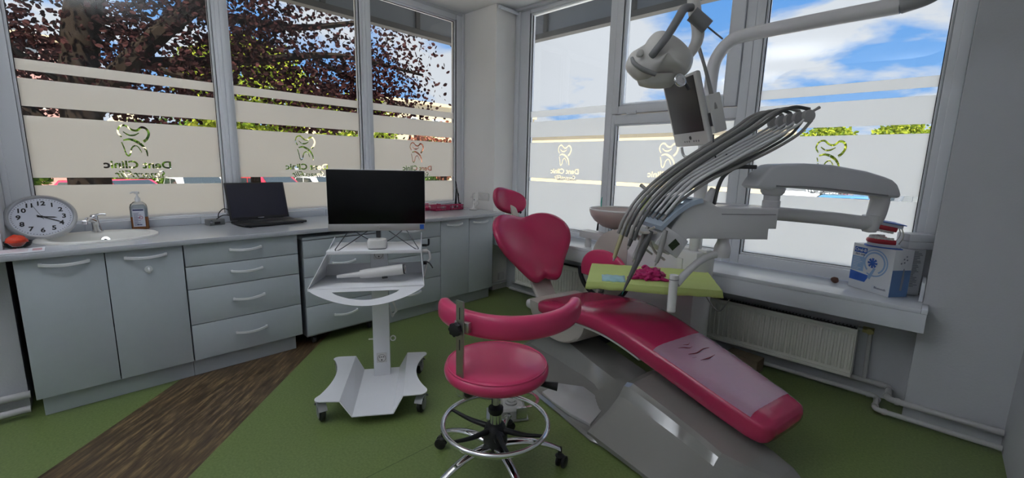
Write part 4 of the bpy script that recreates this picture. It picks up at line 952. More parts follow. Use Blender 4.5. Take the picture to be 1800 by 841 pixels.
# headrest
MHD = MCH@Matrix(((0, -.42, .906, -.745), (1, 0, 0, -.02), (0, .906, .42, 1.085), (0, 0, 0, 1)))@RZ(-.30)
def eo(a, b, n=40, sq=2.4): return [(a*abs(math.cos(t))**(2/sq)*(1 if math.cos(t) > 0 else -1), b*abs(math.sin(t))**(2/sq)*(1 if math.sin(t) > 0 else -1)) for t in [2*math.pi*i/n for i in range(n)]]
m = MB(MHD); m.pillow(eo(.165, .112), .08, lambda x, y: 1.6*x*x-.008, back=.55); m.obj('headrest_cushion', red_m, ch, angle=1.3)
m = MB(MCH); m.box(-.012, .012, -.03, .03, -.03, .20, .008, M=T(-.60, 0, .90)@RY(-.62)); m.cyl((-.725, -.05, 1.06), (-.725, .05, 1.06), .022); m.cyl((-.61, -.045, .915), (-.61, .045, .915), .022); m.obj('headrest_arm', greige_m, ch)
m = MB(MCH); m.tube([(-.715, .04, 1.035), (-.68, .06, 1.0), (-.66, .065, .985)], [.006, .009, .010], 10); m.tube([(-.60, .03, .93), (-.575, .045, .93)], .006, 8); m.obj('headrest_lever', black_m, ch)
# pivot shell under the seat
m = MB(MCH); rings = []
for y in (-.235, -.225, -.19, .19, .225, .235):
    q = 1 if abs(y) < .2 else (.985 if abs(y) < .23 else .93)
    rings.append([(.20+.30*q*math.cos(math.pi*i/24), y, .385-.20*q*math.sin(math.pi*i/24)) for i in range(25)]+[(.20+.30*q*(-1+2*i/6), y, .405+.0*i) for i in range(7)])
m.loft(rings, True); m.obj('pivot_shell', greige_m, ch, angle=.6)
m = MB(MCH); m.loft([sect(a, b-d+.012, c*.86, .03) for a, b, c, d in interp(ST) if .02 < a < .95], True); m.obj('seat_pan', wpl_m, ch)
# base: long low plate with a raised spine
BS = [(-.22, .10, .02, .012, .06, .02, .02, .06, .012, .02, .10)]
base_st = [(-.20, .12, .06, .012, .03, .018), (-.12, .32, .19, .030, .12, .06), (0, .43, .20, .036, .13, .11), (.12, .50, .20, .038, .14, .16), (.22, .54, .20, .040, .15, .185), (.33, .57, .21, .040, .155, .170), (.50, .59, .21, .040, .16, .138), (.62, .595, .23, .042, .16, .118), (.74, .60, .29, .050, .16, .100), (.86, .61, .33, .056, .16, .085), (1.0, .62, .30, .055, .16, .08), (1.06, .60, .30, .05, .10, .07)]
m = MB(MCH); rings = []
for s_, F, Sh, zs, Tp, zt in base_st:
    G = .165
    rings.append([(s_, -F, 0), (s_, -F-.004, .012), (s_, -F+.012, .024), (s_, -(F+Sh)/2, .024+(zs-.024)*.5), (s_, -Sh, zs), (s_, -(Sh+Tp)/2-.0, zs+(zt-zs)*.5), (s_, -Tp, zt), (s_, -Tp*.5, zt+.002), (s_, Tp*.3, zt+.002), (s_, Tp*.62, zt), (s_, Tp*.75, zs*.8), (s_, min(G, F), .012), (s_, min(G, F)+.004, 0)])
n_ = []
for i in range(len(rings)-1):
    for j in range(4):
        f = j/4; f2 = f
        n_.append([tuple(Vector(a).lerp(Vector(b_), f2)) for a, b_ in zip(rings[i], rings[i+1])])
n_.append(rings[-1]); m.loft(n_, True); basep = m.obj('base', base_m, ch, angle=.35)
# leg-rest housing over the base
ap = [(.96, .25), (1.0, .262), (1.1, .245), (1.25, .218), (1.4, .186), (1.52, .155), (1.62, .118), (1.70, .075), (1.745, .03)]
m = MB(MCH); m.prism([(.53, -.575), (.50, -.42), (.615, -.315), (.77, -.33), (.865, -.40), (.93, -.56), (.80, -.585), (.65, -.588)], .026, .046, .004); m.obj('foot_plate_lid', mat('lid_gloss', (.50, .50, .50), .05, coat=1.0), ch)
m = MB(MCH); rings = []
for s_, zt in ap:
    k = min(1, max(.15, (1.76-s_)/.22)); k = min(1, k**.5); q = zt/.262
    rings.append([(s_, -.61*k, .012), (s_, -.608*k, .030*q+.006), (s_, -.46*k, .105*q+.01), (s_, -.385*k, .175*q), (s_, -.352*k, .228*q), (s_, -.338*k, .90*zt), (s_, -.325*k, .935*zt), (s_, -.150*k, zt), (s_, -.10*k, zt), (s_, -.08*k, .97*zt), (s_, -.07*k, .8*zt), (s_, -.065*k, .3*zt), (s_, -.06*k, .012)])
n_ = []
for i in range(len(rings)-1):
    for j in range(3): n_.append([tuple(Vector(a).lerp(Vector(b_), j/3)) for a, b_ in zip(rings[i], rings[i+1])])
n_.append(rings[-1]); m.loft(n_, True); m.obj('legrest_housing', base_m, ch, angle=.25)
m = MB(MCH); m.cyl((1.2, -.606, .02), (1.2, -.600, .02), .007); m.obj('cover_screw', dark_m, ch)

# ------------------------------------------------------------ treatment unit
un = thing('treatment_unit', (-1.2, 2.95, 0), 'pale dental treatment unit with spittoon tower and delivery arm between chair and window', 'dental unit')
MU = MCH
m = MB(MU); m.prism([(.20, .48), (.80, .46), (.84, .52), (.84, .60), (.80, .66), (.20, .66), (.16, .60), (.16, .52)], .0, .86, .02, seg=3); tower = m.obj('tower', unit_m, un)
# round flank of the tower
m = MB(MU@T(.06, .58, .60)@RX(math.pi/2)); m.lathe([(0, -.07), (.27, -.07), (.30, -.05), (.305, 0), (.30, .05), (.26, .075), (0, .08)], 64); m.obj('round_flank', greige_m, un)
m = MB(MU); m.box(.15, .32, .52, .64, .55, .82, .03, seg=3); m.obj('neck_block', unit_m, un)
m = MB(MU); m.cyl((.745, .52, .84), (.745, .52, 1.80), .040, n=28); m.cyl((.745, .52, .3), (.745, .52, .86), .048, n=28); m.lathe([(.040, 1.76), (.047, 1.765), (.047, 1.80), (.040, 1.805)], 28, M=T(.745, .52, 0)); m.obj('lamp_post', unit_m, un)
lp = [(.745, .52, 1.80), (.745, .52, 1.98), (.765, .52, 2.08), (.83, .53, 2.16), (.93, .54, 2.185), (1.3, .58, 2.185), (1.62, .615, 2.18)]
m = MB(MU); m.tube(lp, .038, 24); m.obj('lamp_arm', unit_m, un)
m = MB(MU); m.tube([(1.62, .615, 2.18), (1.72, .625, 2.20), (1.80, .63, 2.26), (1.82, .63, 2.36)], [.040, .038, .030, .036], 20); m.obj('arm_elbow', mat('unit_dark', (.34, .34, .35), .4), un)
# second lamp arm back over the chair, then down to the lamp
m = MB(MU); m.tube([(1.82, .63, 2.36), (1.72, .48, 2.46), (1.45, .12, 2.47), (1.20, -.16, 2.43), (1.13, -.235, 2.38)], [.034, .030, .030, .030, .032], 18); m.obj('balance_arm', unit_m, un)
# low arm from tower to elbow, big arm back to the delivery head
EH = Vector((.62, .785, 0)).normalized(); GH = Vector((-EH.y, EH.x, 0)); MH = Matrix(((EH.x, GH.x, 0, -.582), (EH.y, GH.y, 0, 2.438), (0, 0, 1, 0), (0, 0, 0, 1)))   # head frame: x along, y away, z up
m = MB(MH); m.tube([(-.10, .40, 1.175), (.12, .23, 1.172), (.45, .14, 1.152), (.665, .10, 1.130)], .037, 22, k=4); m.lathe([(0, -.045), (.030, -.040), (.040, -.02), (.042, 0), (.040, .05), (0, .05)], 24, M=T(.675, .10, 1.125))
m.tube([(.675, .10, 1.13), (.700, .10, 1.17), (.712, .10, 1.262)], [.040, .043, .044], 24, k=4); m.obj('lower_arm', unit_m, un)
m = MB(MH); m.lathe([(0, 1.262), (.046, 1.262), (.046, 1.27), (.058, 1.285), (.062, 1.31), (0, 1.31)], 28, M=T(.655, .10, 0)@T(.05, 0, 0)); m.obj('elbow_cap', unit_m, un)
arm = [(-.066, 1.323), (-.050, 1.352), (-.030, 1.382), (0, 1.412), (.030, 1.428), (.068, 1.434), (.186, 1.440), (.340, 1.436), (.545, 1.408), (.655, 1.382), (.705, 1.366), (.735, 1.345), (.755, 1.315), (.766, 1.290), (.762, 1.276), (.75, 1.272), (.60, 1.282), (.443, 1.294), (.28, 1.306), (.126, 1.316), (.05, 1.310), (.01, 1.304), (-.049, 1.309)]
MZ = MH@Matrix(((1, 0, 0, 0), (0, 0, 1, 0), (0, 1, 0, 0), (0, 0, 0, 1)))   # profile plane (x, z) extruded along y
m = MB(MZ); m.prism(arm, .035, .165, .022, seg=4); m.obj('upper_arm', mat('arm_grey', (.66, .66, .69), .3), un, angle=.5)
m = MB(MH); m.tube([(.04, .033, 1.325), (.30, .033, 1.318), (.68, .033, 1.285)], .004, 6); m.obj('arm_seam', mat('seam_grey', (.25, .25, .26), .5), un)
m = MB(MH); m.lathe([(0, 1.212), (.042, 1.212), (.042, 1.245), (.038, 1.248), (.038, 1.274), (.044, 1.276), (.055, 1.290), (.058, 1.312), (0, 1.312)], 32, M=T(.075, .10, 0)); m.obj('arm_neck', unit_m, un)
# delivery head
head = [(.044, 1.215), (.044, 1.112), (.003, 1.112), (.004, 1.057), (-.385, 1.062), (-.425, 1.062), (-.44, 1.035), (-.515, .980), (-.585, 1.035), (-.596, 1.050), (-.560, 1.085), (-.520, 1.102), (-.490, 1.150), (-.455, 1.200), (-.410, 1.240), (-.360, 1.257), (-.32, 1.245), (-.29, 1.222), (-.255, 1.216)]
m = MB(MZ); m.prism(head, 0, .20, .008, seg=3); hd = m.obj('delivery_head', unit_m, un, angle=.5)
m = MB(MH); m.box(-.26, .030, -.0015, .002, 1.182, 1.186); m.box(.044, .056, .02, .12, 1.115, 1.212, .004); m.obj('head_seam', mat('seam_grey'), hd)
# curved control panel on the front
MCP = MH
m = MB(MCP); rings = []
for f in [i/10 for i in range(11)]:
    x = -.575+.20*f; z = 1.125+.135*math.sin(f*math.pi/2*.97)
    rings.append([(x, -.015, z), (x, .215, z), (x+.006, .215, z-.022), (x+.006, -.015, z-.022)])
m.loft(rings, True); cp = m.obj('control_panel', mat('panel_blue', (.42, .50, .60), .25), hd, angle=.6)
m = MB(MCP)
for i in range(4):
    for j in range(5):
        f = .12+.22*i; x = -.575+.20*f; z = 1.125+.135*math.sin(f*math.pi/2*.97)+.0015; m.box(x-.006, x+.010, .02+j*.035, .045+j*.035, z-.001, z+.0045)
m.obj('key_pad', mat('key_grey', (.25, .29, .35), .4), cp)
m = MB(MCP); m.box(-.452, -.425, .04, .085, 1.225, 1.240, .002, M=None); m.obj('display_light', mat('lit_display', (.7, .85, .9), .3, emit=((.75, .9, 1), .8)), cp)
# lens box with dark window below
m = MB(MH); m.box(-.070, .070, -.010, .0, -.05, .05, .004, M=T(-.510, -.0, 1.045)@RY(.55)); vb = m.obj('view_box', unit_m, hd)
m = MB(MH); m.box(-.024, .024, -.013, -.009, -.018, .018, M=T(-.500, -.0, 1.035)@RY(-.75)); m.obj('dark_window', mat('mottled_dark', (.03, .05, .02), .3, vary=.9, vscale=90), vb)
# hand-piece rail
m = MB(MH); m.tube([(-.60, .0, 1.12), (-.62, .02, 1.09), (-.58, .03, 1.0), (-.52, .03, .95)], .006, 8); m.tube([(-.60, .2, 1.12), (-.62, .18, 1.09), (-.58, .17, 1.0), (-.52, .17, .95)], .006, 8); m.box(-.66, -.585, -.01, .22, 1.085, 1.10, .006, M=None); m.obj('holder_rail', greige_m, hd)
# swing bracket under the head, carrying the tray
m = MB(MH); m.lathe([(0, 1.065), (.026, 1.065), (.028, 1.04), (.038, 1.012), (.040, .985), (.036, .96), (0, .958)], 28, M=T(-.205, .05, 0)); m.obj('tray_pivot', unit_m, un)
m = MB(MH); m.tube([(-.205, .05, .978), (-.27, .045, .968), (-.34, .03, .938), (-.41, .01, .888), (-.470, -.01, .838)], [.020, .018, .018, .018, .020], 16); m.obj('tray_arm', unit_m, un)
m = MB(MH); m.cyl((-.487, -.015, .70), (-.487, -.015, .885), .021, n=28); m.obj('tray_post', wpl_m, un)
m = MB(MH); m.torus(.0215, .0015, 32, 6, M=T(-.487, -.015, .862)); m.obj('post_ring', dark_m, un)
# whips (hose arms) with pulleys
def hose(o_, pts, r, mm, nm='hose'):
    m = MB(MH); m.tube([(x, o_+dy, z) for x, dy, z in pts], r, 10, k=8); return m.obj(nm, mm, un)
ends = [(.133, 1.655), (.11, 1.655), (.085, 1.648), (.05, 1.640), (.01, 1.628)]
for i in range(5):
    o_ = .005+.052*i; ex, ez = (.140, 1.664) if i == 0 else (.135-.004*i, 1.664-.004*i)
    hose(o_, [(-.700, -.005, 1.055), (-.672, -.005, 1.135), (-.60, 0, 1.245), (-.47, .005, 1.368), (-.30, .0, 1.488), (-.12, .0, 1.600), (-.02, .0, 1.672), (.06, .0, 1.702), (ex, 0, ez+.032)], .0085, hose2_m if i in (0, 2) else hose_m)
    hose(o_, [(-.55, .0, 1.18), (-.42, .004, 1.325), (-.26, 0, 1.425), (-.10, 0, 1.515), (.03, 0, 1.585), (.10, 0, 1.628), (ex-.01, 0, ez)], [.006, .010, .009, .008, .006], unit_m, 'whip_arm')
    hose(o_, [(ex+.02, .0, ez-.02), (.10, .004, 1.575), (-.02, .008, 1.500), (-.16, .01, 1.430), (-.33, .012, 1.345), (-.47, .012, 1.245), (-.56, .01, 1.150)], .0075, hose_m if i in (0, 2) else hose2_m, 'return_hose')
    m = MB(MH); m.lathe([(0, -.011), (.028, -.011), (.030, -.006), (.030, .006), (.028, .011), (0, .011)], 28, M=T(ex, o_, ez)@RX(math.pi/2)); pu = m.obj('pulley', mat('pulley_grey', (.40, .39, .39), .4), un)
    m = MB(MH); m.tube([(ex+.015, o_, ez+.02), (ex+.035, o_, ez+.032), (ex+.052, o_, ez+.042)], [.007, .006, .008], 8); m.obj('pulley_tab', hose_m, pu)
# extra slack hose strapped under the whips
m = MB(MH); m.tube([(-.255, .08, 1.225), (-.245, .08, 1.30), (-.22, .08, 1.365), (-.17, .08, 1.405), (-.12, .08, 1.415)], [.0, .010, .010, .010, .009][1:], 10); m.obj('supply_hose', hose2_m, un)
m = MB(MH); m.tube([(-.30, .08, 1.215), (-.285, .08, 1.26), (-.268, .08, 1.305)], [.028, .022, .014], 16); m.obj('hose_boot', unit_m, un)
m = MB(MH); m.box(-.15, -.10, .0, .24, 1.405, 1.425, .004); m.obj('hose_clamp', dark_m, un)
# cuspidor
MCU = MU@T(-.10, .70, 0)
m = MB(MCU); prof = [(0, .872), (.06, .875), (.15, .90), (.215, .945), (.250, .99), (.265, 1.03), (.262, 1.045), (.255, 1.045), (.235, 1.02), (.17, .985), (.08, .965), (.02, .96), (0, .96)]
m.lathe([(r_*.98, z_) for r_, z_ in prof], 56); m.obj('spittoon_bowl', mat('bowl_pinkgrey', (.48, .40, .38), .3), un)
m = MB(MCU); m.torus(.252, .008, 64, 8, M=T(0, 0, 1.045)); m.obj('bowl_rim', wpl_m, un)
m = MB(MU); m.tube([(.17, .74, 1.04), (.175, .74, 1.14), (.155, .73, 1.21), (.11, .72, 1.245), (.085, .715, 1.262)], [.018, .014, .012, .013, .015], 14); m.obj('cup_filler', hose_m, un)
m = MB(MU); m.box(.05, .30, .64, .80, .80, .97, .02); m.cyl((.19, .66, .96), (.19, .66, 1.050), .030); m.obj('bowl_support', unit_m, un)
m = MB(MU); m.box(-.43, -.08, .55, .66, .775, .835, .006); m.obj('suction_rest', unit_m, un)
m = MB(MU); m.tube([(-.36, .60, .78), (-.36, .60, .68), (-.355, .60, .62)], [.024, .030, .018], 18); m.tube([(-.36, .60, .66), (-.30, .60, .615), (-.18, .60, .60), (-.10, .60, .60)], [.026, .024, .020, .02], 14); m.obj('suction_handle', wpl_m, un)
m = MB(MU); m.tube([(-.365, .60, .63), (-.37, .62, .45), (-.33, .64, .25), (-.15, .64, .16), (.16, .60, .20)], .010, 10); m.obj('suction_hose', unit_m, un)
m = MB(MU); m.tube([(.70, .50, .75), (.86, .46, .62), (.96, .50, .50), (1.0, .55, .58)], .004, 6, k=6); m.obj('thin_cable', hose_m, un)
m = MB(MU); m.box(.66, .70, .455, .465, .60, .80, .003); m.obj('service_strip', wpl_m, un)
m = MB(MU); m.box(.60, .84, .50, .56, .855, .875, .004); m.obj('tower_lid', wpl_m, un)

# hand-pieces in the holders
def handpiece(name, o_, pts, rr, mm, label, ring=None):
    r = thing(name, MH@Vector((pts[0][0], o_, pts[0][1])), label, 'dental handpiece')
    m = MB(MH); m.tube([(x, o_, z) for x, z in pts], rr, 16, k=6); m.obj('body', mm, r)
    d = (Vector((pts[0][0], 0, pts[0][1]))-Vector((pts[1][0], 0, pts[1][1]))).normalized(); p = Vector((pts[0][0], o_, pts[0][1]))
    m = MB(MH); m.tube([p, p+Vector((d.x, 0, d.z))*.018], [rr[0]*.7, rr[0]*.4], 12, smooth=False); m.obj('tip', ring or steel_m, r)
yel = mat('aged_ivory', (.46, .42, .24), .35)
handpiece('air_syringe', .20, [(-.715, .925), (-.70, .985), (-.672, 1.075), (-.655, 1.11)], [.010, .013, .012, .009], yel, 'yellowed ivory air syringe hanging leftmost in the delivery head')
handpiece('turbine_handpiece', .14, [(-.665, 1.0), (-.655, 1.03), (-.635, 1.09), (-.615, 1.13)], [.009, .012, .011, .009], hose2_m, 'dark slim handpiece hanging second from the yellowed syringe')
handpiece('micromotor_handpiece', .08, [(-.66, .945), (-.645, .985), (-.615, 1.06), (-.595, 1.11)], [.009, .012, .014, .010], hose_m, 'grey handpiece hanging between the dark slim one and the long pointed one', steel_m)
handpiece('scaler_handpiece', .0, [(-.735, .80), (-.722, .835), (-.685, .925), (-.635, 1.05), (-.615, 1.10)], [.004, .010, .014, .017, .012], hose2_m, 'long dark pointed handpiece reaching down over the green tray', mat('green_tip', (.02, .25, .20), .3))
handpiece('curing_handpiece', -.045, [(-.60, .955), (-.59, .985), (-.575, 1.06), (-.565, 1.11)], [.009, .012, .014, .010], hose_m, 'grey handpiece nearest the control panel in the delivery head')

# tray with its green drape
tp = [Vector((-1.42, 2.11)), Vector((-.795, 2.53)), Vector((-1.045, 2.965)), Vector((-1.682, 2.55))]
ctr = sum(tp, Vector((0, 0)))/4
m = MB(); m.prism([tuple(ctr+(p-ctr)*.94) for p in tp], .706, .722, .004); m.obj('tray', steel_m, un)
dr = MB(); N1 = 28; grid = []
def edge_pt(u, v):
    a = tp[0].lerp(tp[1], u); b_ = tp[3].lerp(tp[2], u); return a.lerp(b_, v)
for i in range(-2, N1+3):
    row = []
    for j in range(-2, N1+3):
        u = min(max(i/N1, -.0), 1.0); v = min(max(j/N1, 0), 1); p = edge_pt(u, v); z = .7265
        wv = .0025*noise.noise(Vector((p.x*14, p.y*14, 0)))+.004*max(0, noise.noise(Vector((p.x*5+9, p.y*16, 2))))
        out = 0
        if i < 0 or i > N1 or j < 0 or j > N1:
            k = max(-i, i-N1, -j, j-N1); z -= .021*k; q = (p-ctr).normalized()*.005*k; p = p+q; wv *= 2.5
        row.append((p.x, p.y, z+wv))
    grid.append(row)
dr.loft(grid, False, closed=False); o = dr.obj('tray_drape', lime_m, None, angle=1.0)
sd = o.modifiers.new('thick', 'SOLIDIFY'); sd.thickness = .0012
tag(o, 'lime green disposable drape spread over the instrument tray', 'drape')
# mask pack and gloves
m = MB(FR((-1.335, 2.265, .737), (.83, .56, 0), (-.5, .8, .15))@Matrix.Scale(1.25, 4)); rings = []
for i in range(9):
    x = -.055+.11*i/8; rings.append([(x, y, .010*math.cos(y/.04*1.5)*abs(math.sin(math.pi*(i+.2)/8.4))+.002*math.sin(i*2.1+y*90)) for y in [-.04+.08*j/8 for j in range(9)]])
m.loft(rings, False, closed=False); o = m.obj('gauze_pouch', mat('pale_blue_pouch', (.36, .60, .66), .3, bump=.5, vary=.25, vscale=30), None); sd = o.modifiers.new('thick', 'SOLIDIFY'); sd.thickness = .003
tag(o, 'pale blue printed pouch lying on the left of the green tray', 'pouch')
bm = bmesh.new(); bmesh.ops.create_icosphere(bm, subdivisions=5, radius=1)
for v in bm.verts:
    d = v.co.copy(); k = 1+.32*noise.noise(d*2.2)+.20*noise.noise(d*5.5+Vector((4, 1, 2)))-.10*abs(noise.noise(d*11)); v.co = Vector((d.x*.085*k, d.y*.060*k, max(d.z, -.35)*.050*k))
m = MB(FR((-1.20, 2.46, .748), (.83, .56, 0), (-.56, .83, 0))); m._merge(bm)
m.tube([(-.07, -.03, -.005), (-.10, -.04, -.012), (-.135, -.032, -.014)], [.012, .011, .007], 10); m.tube([(.06, -.04, -.005), (.09, -.05, -.012), (.11, -.045, -.014)], [.012, .011, .006], 10); m.tube([(-.02, -.05, .0), (-.03, -.075, -.012)], [.012, .006], 10); m.tube([(.0, .02, .03), (-.03, .01, .055), (-.05, .0, .045)], [.012, .010, .006], 10)
tag(m.obj('nitrile_gloves', mag_m, None, angle=1.2), 'crumpled magenta disposable gloves on the green tray', 'gloves')

# suction tip and cup on the spittoon
r = thing('saliva_ejector', MU@Vector((-.31, .66, 1.05)), 'small green saliva ejector standing at the left rim of the spittoon', 'ejector')
m = MB(MU); m.tube([(-.305, .68, 1.05), (-.305, .68, 1.11), (-.30, .68, 1.135)], [.004, .006, .004], 8); m.obj('tube', mat('clear_green', (.10, .50, .42), .3), r)
m = MB(MU); m.tube([(-.305, .65, .84), (-.30, .65, .93)], [.010, .006], 10); m.obj('holder_tip', dark_m, r)
m = MB(MU@T(.19, .66, 1.052)); m.lathe([(0, 0), (.030, 0), (.038, .115), (.0375, .118), (.0365, .114), (.029, .003), (0, .003)], 32); tag(m.obj('paper_cup', mat('lime_cup', (.50, .62, .12), .5)), 'lime green disposable cup under the filler of the spittoon', 'cup')

# bracket tray: instrument monitor
mm_ = thing('chairside_monitor', MU@Vector((.70, .40, 1.5)), 'tilted white-framed chairside monitor on the lamp post, screen dark', 'monitor')
ctrm = MCH@Vector((.87, .10, 1.71))
Rw = Vector((.718, .696, 0)); Fw = Vector((-.696, .718, 0))
ph = math.radians(83); rv = (Rw*math.cos(ph)-Fw*math.sin(ph)).normalized(); uv = (Vector((0, 0, 1))*.95-Rw*.31).normalized(); uv = (uv-rv*uv.dot(rv)).normalized()
nv = rv.cross(uv); MMo = Matrix((rv, uv, nv)).transposed().to_4x4(); MMo.translation = ctrm
m = MB(MMo); m.box(-.19, .19, -.195, .195, -.032, 0, .014, seg=3); m.obj('housing', wpl_m, mm_)
m = MB(MMo); m.box(-.165, .165, -.115, .180, .0002, .002, .001); m.obj('screen', mat('dim_screen', (.05, .046, .046), .4), mm_)
m = MB(MMo)
for x in (-.06, -.035, -.01, .04, .065, .09): m.lathe([(0, 0), (.006, 0), (.005, .002), (0, .002)], 12, M=T(x, -.165, 0))
m.obj('buttons', mat('seam_grey'), mm_)
m = MB(MMo); m.lathe([(0, 0), (.011, 0), (.010, .003), (0, .003)], 16, M=T(.01, -.145, 0)); m.obj('power_button', dark_m, mm_)
m = MB(MMo); m.box(-.06, .06, -.06, .06, -.09, -.033, .01); m.tube([(0, 0, -.06), (.02, -.02, -.14), (.0, -.05, -.20)], .022, 14); m.obj('mount', unit_m, mm_)
m = MB(MMo); m.tube([(-.15, -.2, -.02), (-.15, -.24, -.02), (-.11, -.26, -.02), (.13, -.26, -.02), (.17, -.23, -.02), (.17, -.19, -.02)], .008, 10, k=3); m.obj('grab_handle', unit_m, mm_)
# camera wand clipped to the side
r = thing('intraoral_camera', MMo@Vector((.24, .1, 0)), 'slim grey intraoral camera wand clipped beside the chairside monitor', 'camera')
m = MB(MMo); m.tube([(.175, .33, -.05), (.18, .29, -.05), (.20, .17, -.05), (.215, -.02, -.05)], [.010, .008, .010, .014], 14); m.obj('wand', hose_m, r)
m = MB(MMo); m.box(.192, .225, -.14, .06, -.09, -.02, .008); m.obj('holder', wpl_m, r)
m = MB(MMo); m.box(.198, .218, -.10, -.03, -.02, -.015, .002); m.obj('holder_slot', dark_m, r)
m = MB(MMo); m.tube([(.24, -.14, 0), (.25, -.22, .02), (.23, -.30, .0), (.20, -.36, -.02), (.26, -.34, 0), (.29, -.25, -.02)], .004, 8); m.obj('cable', dark_m, r)

# ------------------------------------------------------------ operating light
LC = MCH@Vector((1.0, -.30, 1.915))
ol = thing('operating_light', LC, 'pale oval operating light with curved handle hanging above the patient chair', 'lamp')
ML_ = Matrix((Rw, Fw, Vector((0, 0, 1)))).transposed().to_4x4(); ML_.translation = LC      # x right, y away, z up
def lv(u, v, d=0): return (u/366.0, d, v/366.0-.22*u/366.0*0)
HO = [(-57, -2), (-50, 12), (-38, 20), (-26, 28), (-18, 40), (-8, 49), (4, 50), (18, 44), (32, 36), (46, 24), (57, 10), (59, -2), (55, -16), (44, -26), (28, -26), (10, -24), (-8, -28), (-22, -36), (-38, -34), (-52, -22), (-58, -12)]
hs2 = spline([(u, v, 0) for u, v in HO+[HO[0]]], 3)[:-1]
def lring(f, d, du=0, dv=0): return [(((p.x-2)*f+2+du)/366.0, d+.10*(p.y/366.0), ((p.y-5)*f+5+dv)/366.0) for p in hs2]
m = MB(ML_); m.loft([lring(.03, -.072), lring(.30, -.068), lring(.58, -.055), lring(.80, -.035), lring(.94, -.010), lring(1.0, .022), lring(.985, .050), lring(.93, .058), lring(.88, .050), lring(.5, .040), lring(.03, .036)], True); m.obj('housing', mat('lamp_shell', (.62, .60, .57), .35), ol, angle=1.0)
m = MB(ML_); m.loft([lring(.86, .0500), lring(.84, .0525), lring(.5, .044), lring(.1, .040)], True); m.obj('reflector', chrome_m, ol)
m = MB(ML_@T(-2/366, .02, -28/366)@RX(.5)); m.loft([[(x*f_, y*f_*.55, z_) for x, y in bn] for bn in [[(.095*math.cos(t), .085*math.sin(t)) for t in [2*math.pi*i/40 for i in range(40)]]] for f_, z_ in ((.55, -.050), (.85, -.043), (1.0, -.02), (1.02, .01), (.9, .03))], True); m.obj('lower_shield', mat('lamp_shell'), ol, angle=1.0)
m = MB(ML_@T(32/366, -.035, -36/366)@RX(1.25)@RY(.35)); m.torus(.026, .009, 32, 10); m.lathe([(0, -.004), (.024, -.004), (.020, .006), (0, .009)], 24); m.obj('lens_ring', chrome_m, ol)
m = MB(ML_@T(45/366, -.02, -42/366)@RY(-.6)); m.cyl((0, 0, .02), (0, 0, -.03), .008); m.obj('switch', dark_m, ol)
m = MB(ML_); m.tube([(-54/366, -.035, -2/366), (-52/366, -.058, -12/366), (-38/366, -.066, -22/366), (-14/366, -.062, -30/366)], [.008, .011, .012, .010], 12); m.obj('grip', mat('grip_grey', (.26, .26, .26), .4), ol)
m = MB(ML_); m.lathe([(0, 0), (.018, 0), (.02, .010), (.014, .018), (0, .02)], 24, M=T(-44/366, -.055, 4/366)@RX(1.57)); m.obj('side_cap', mat('lamp_shell'), ol)
yk = mat('yoke_grey', (.20, .20, .21), .45)
m = MB(ML_); m.tube([(-23/366, -.060, 0), (-18/366, -.082, 8/366), (-2/366, -.088, 30/366), (16/366, -.07, 60/366), (30/366, -.03, 80/366), (46/366, .0, 86/366)], [.017, .018, .019, .020, .018], 18); m.obj('yoke', yk, ol)
m = MB(ML_); m.cyl((48/366, .0, 76/366), (76/366, -.01, 54/366), .034, .032, n=28); m.cyl((76/366, -.01, 54/366), (102/366, -.02, 34/366), .004); m.obj('pivot_joint', yk, ol)
m = MB(ML_); m.tube([(56/366, .04, 150/366), (54/366, .04, 110/366), (58/366, .04, 84/366), (66/366, .04, 58/366), (66/366, .04, 34/366), (52/366, .035, 8/366)], [.030, .030, .030, .030, .028, .022], 20); m.obj('down_arm', mat('lamp_shell'), ol)

# ------------------------------------------------------------ assistant stool behind the tray
as_ = thing('assistant_stool', MCH@Vector((-.08, .42, 0)), 'second red stool with black-rimmed back, mostly hidden behind the green tray', 'stool')
MS2 = MCH@Matrix(((1, 0, 0, .07), (0, 0, -1, .36), (0, 1, 0, .565), (0, 0, 0, 1)))
m = MB(MS2); m.pillow([(x, y) for x, y in eo(.255, .19, 48, 2.1) if y > -.06] , .05, lambda x, y: -.15*x*x); m.obj('back_pad', red2_m, as_, angle=1.2)
m = MB(MS2); rings = []
for i in range(33):
    a = math.radians(178+184*i/32); rings.append([((.262+q1)*math.cos(a), (.20+q1)*math.sin(a), q2) for q1, q2 in ((-.014, -.012), (.014, -.012), (.014, .012), (-.014, .012))])
m.loft(rings, True); m.obj('rim', black_m, as_)
m = MB(MCH); m.cyl((.02, .40, .10), (.02, .40, .40), .020); m.tube([(.02, .40, .36), (.05, .39, .42), (.07, .375, .47)], [.02, .018, .014], 12); m.obj('column', chrome_m, as_)
m = MB(MCH@T(.02, .40, 0)); m.lathe([(0, 0), (.11, 0), (.12, .012), (.08, .03), (.03, .06), (.025, .11), (0, .11)], 40); m.obj('foot', black_m, as_)
# low carton and a shelf on the floor behind the chair
m = MB(MCH@T(.95, .92, 0)@RZ(.1)); m.box(-.11, .11, -.06, .06, 0, .10, .002); tag(m.obj('carton', mat('brown_card', (.22, .17, .11), .7)), 'low brown carton on the floor under the radiator', 'carton')
r = thing('floor_shelf', MCH@Vector((.03, .70, 0)), 'small white low shelf seen under the dental chair seat', 'shelf')
m = MB(MCH); m.box(-.22, .14, .50, .68, .12, .135, .004); m.obj('board', wpl_m, r)
for x in (-.20, .12):
    m = MB(MCH); m.cyl((x, .54, 0), (x, .54, .12), .008); m.obj('leg', wpl_m, r)

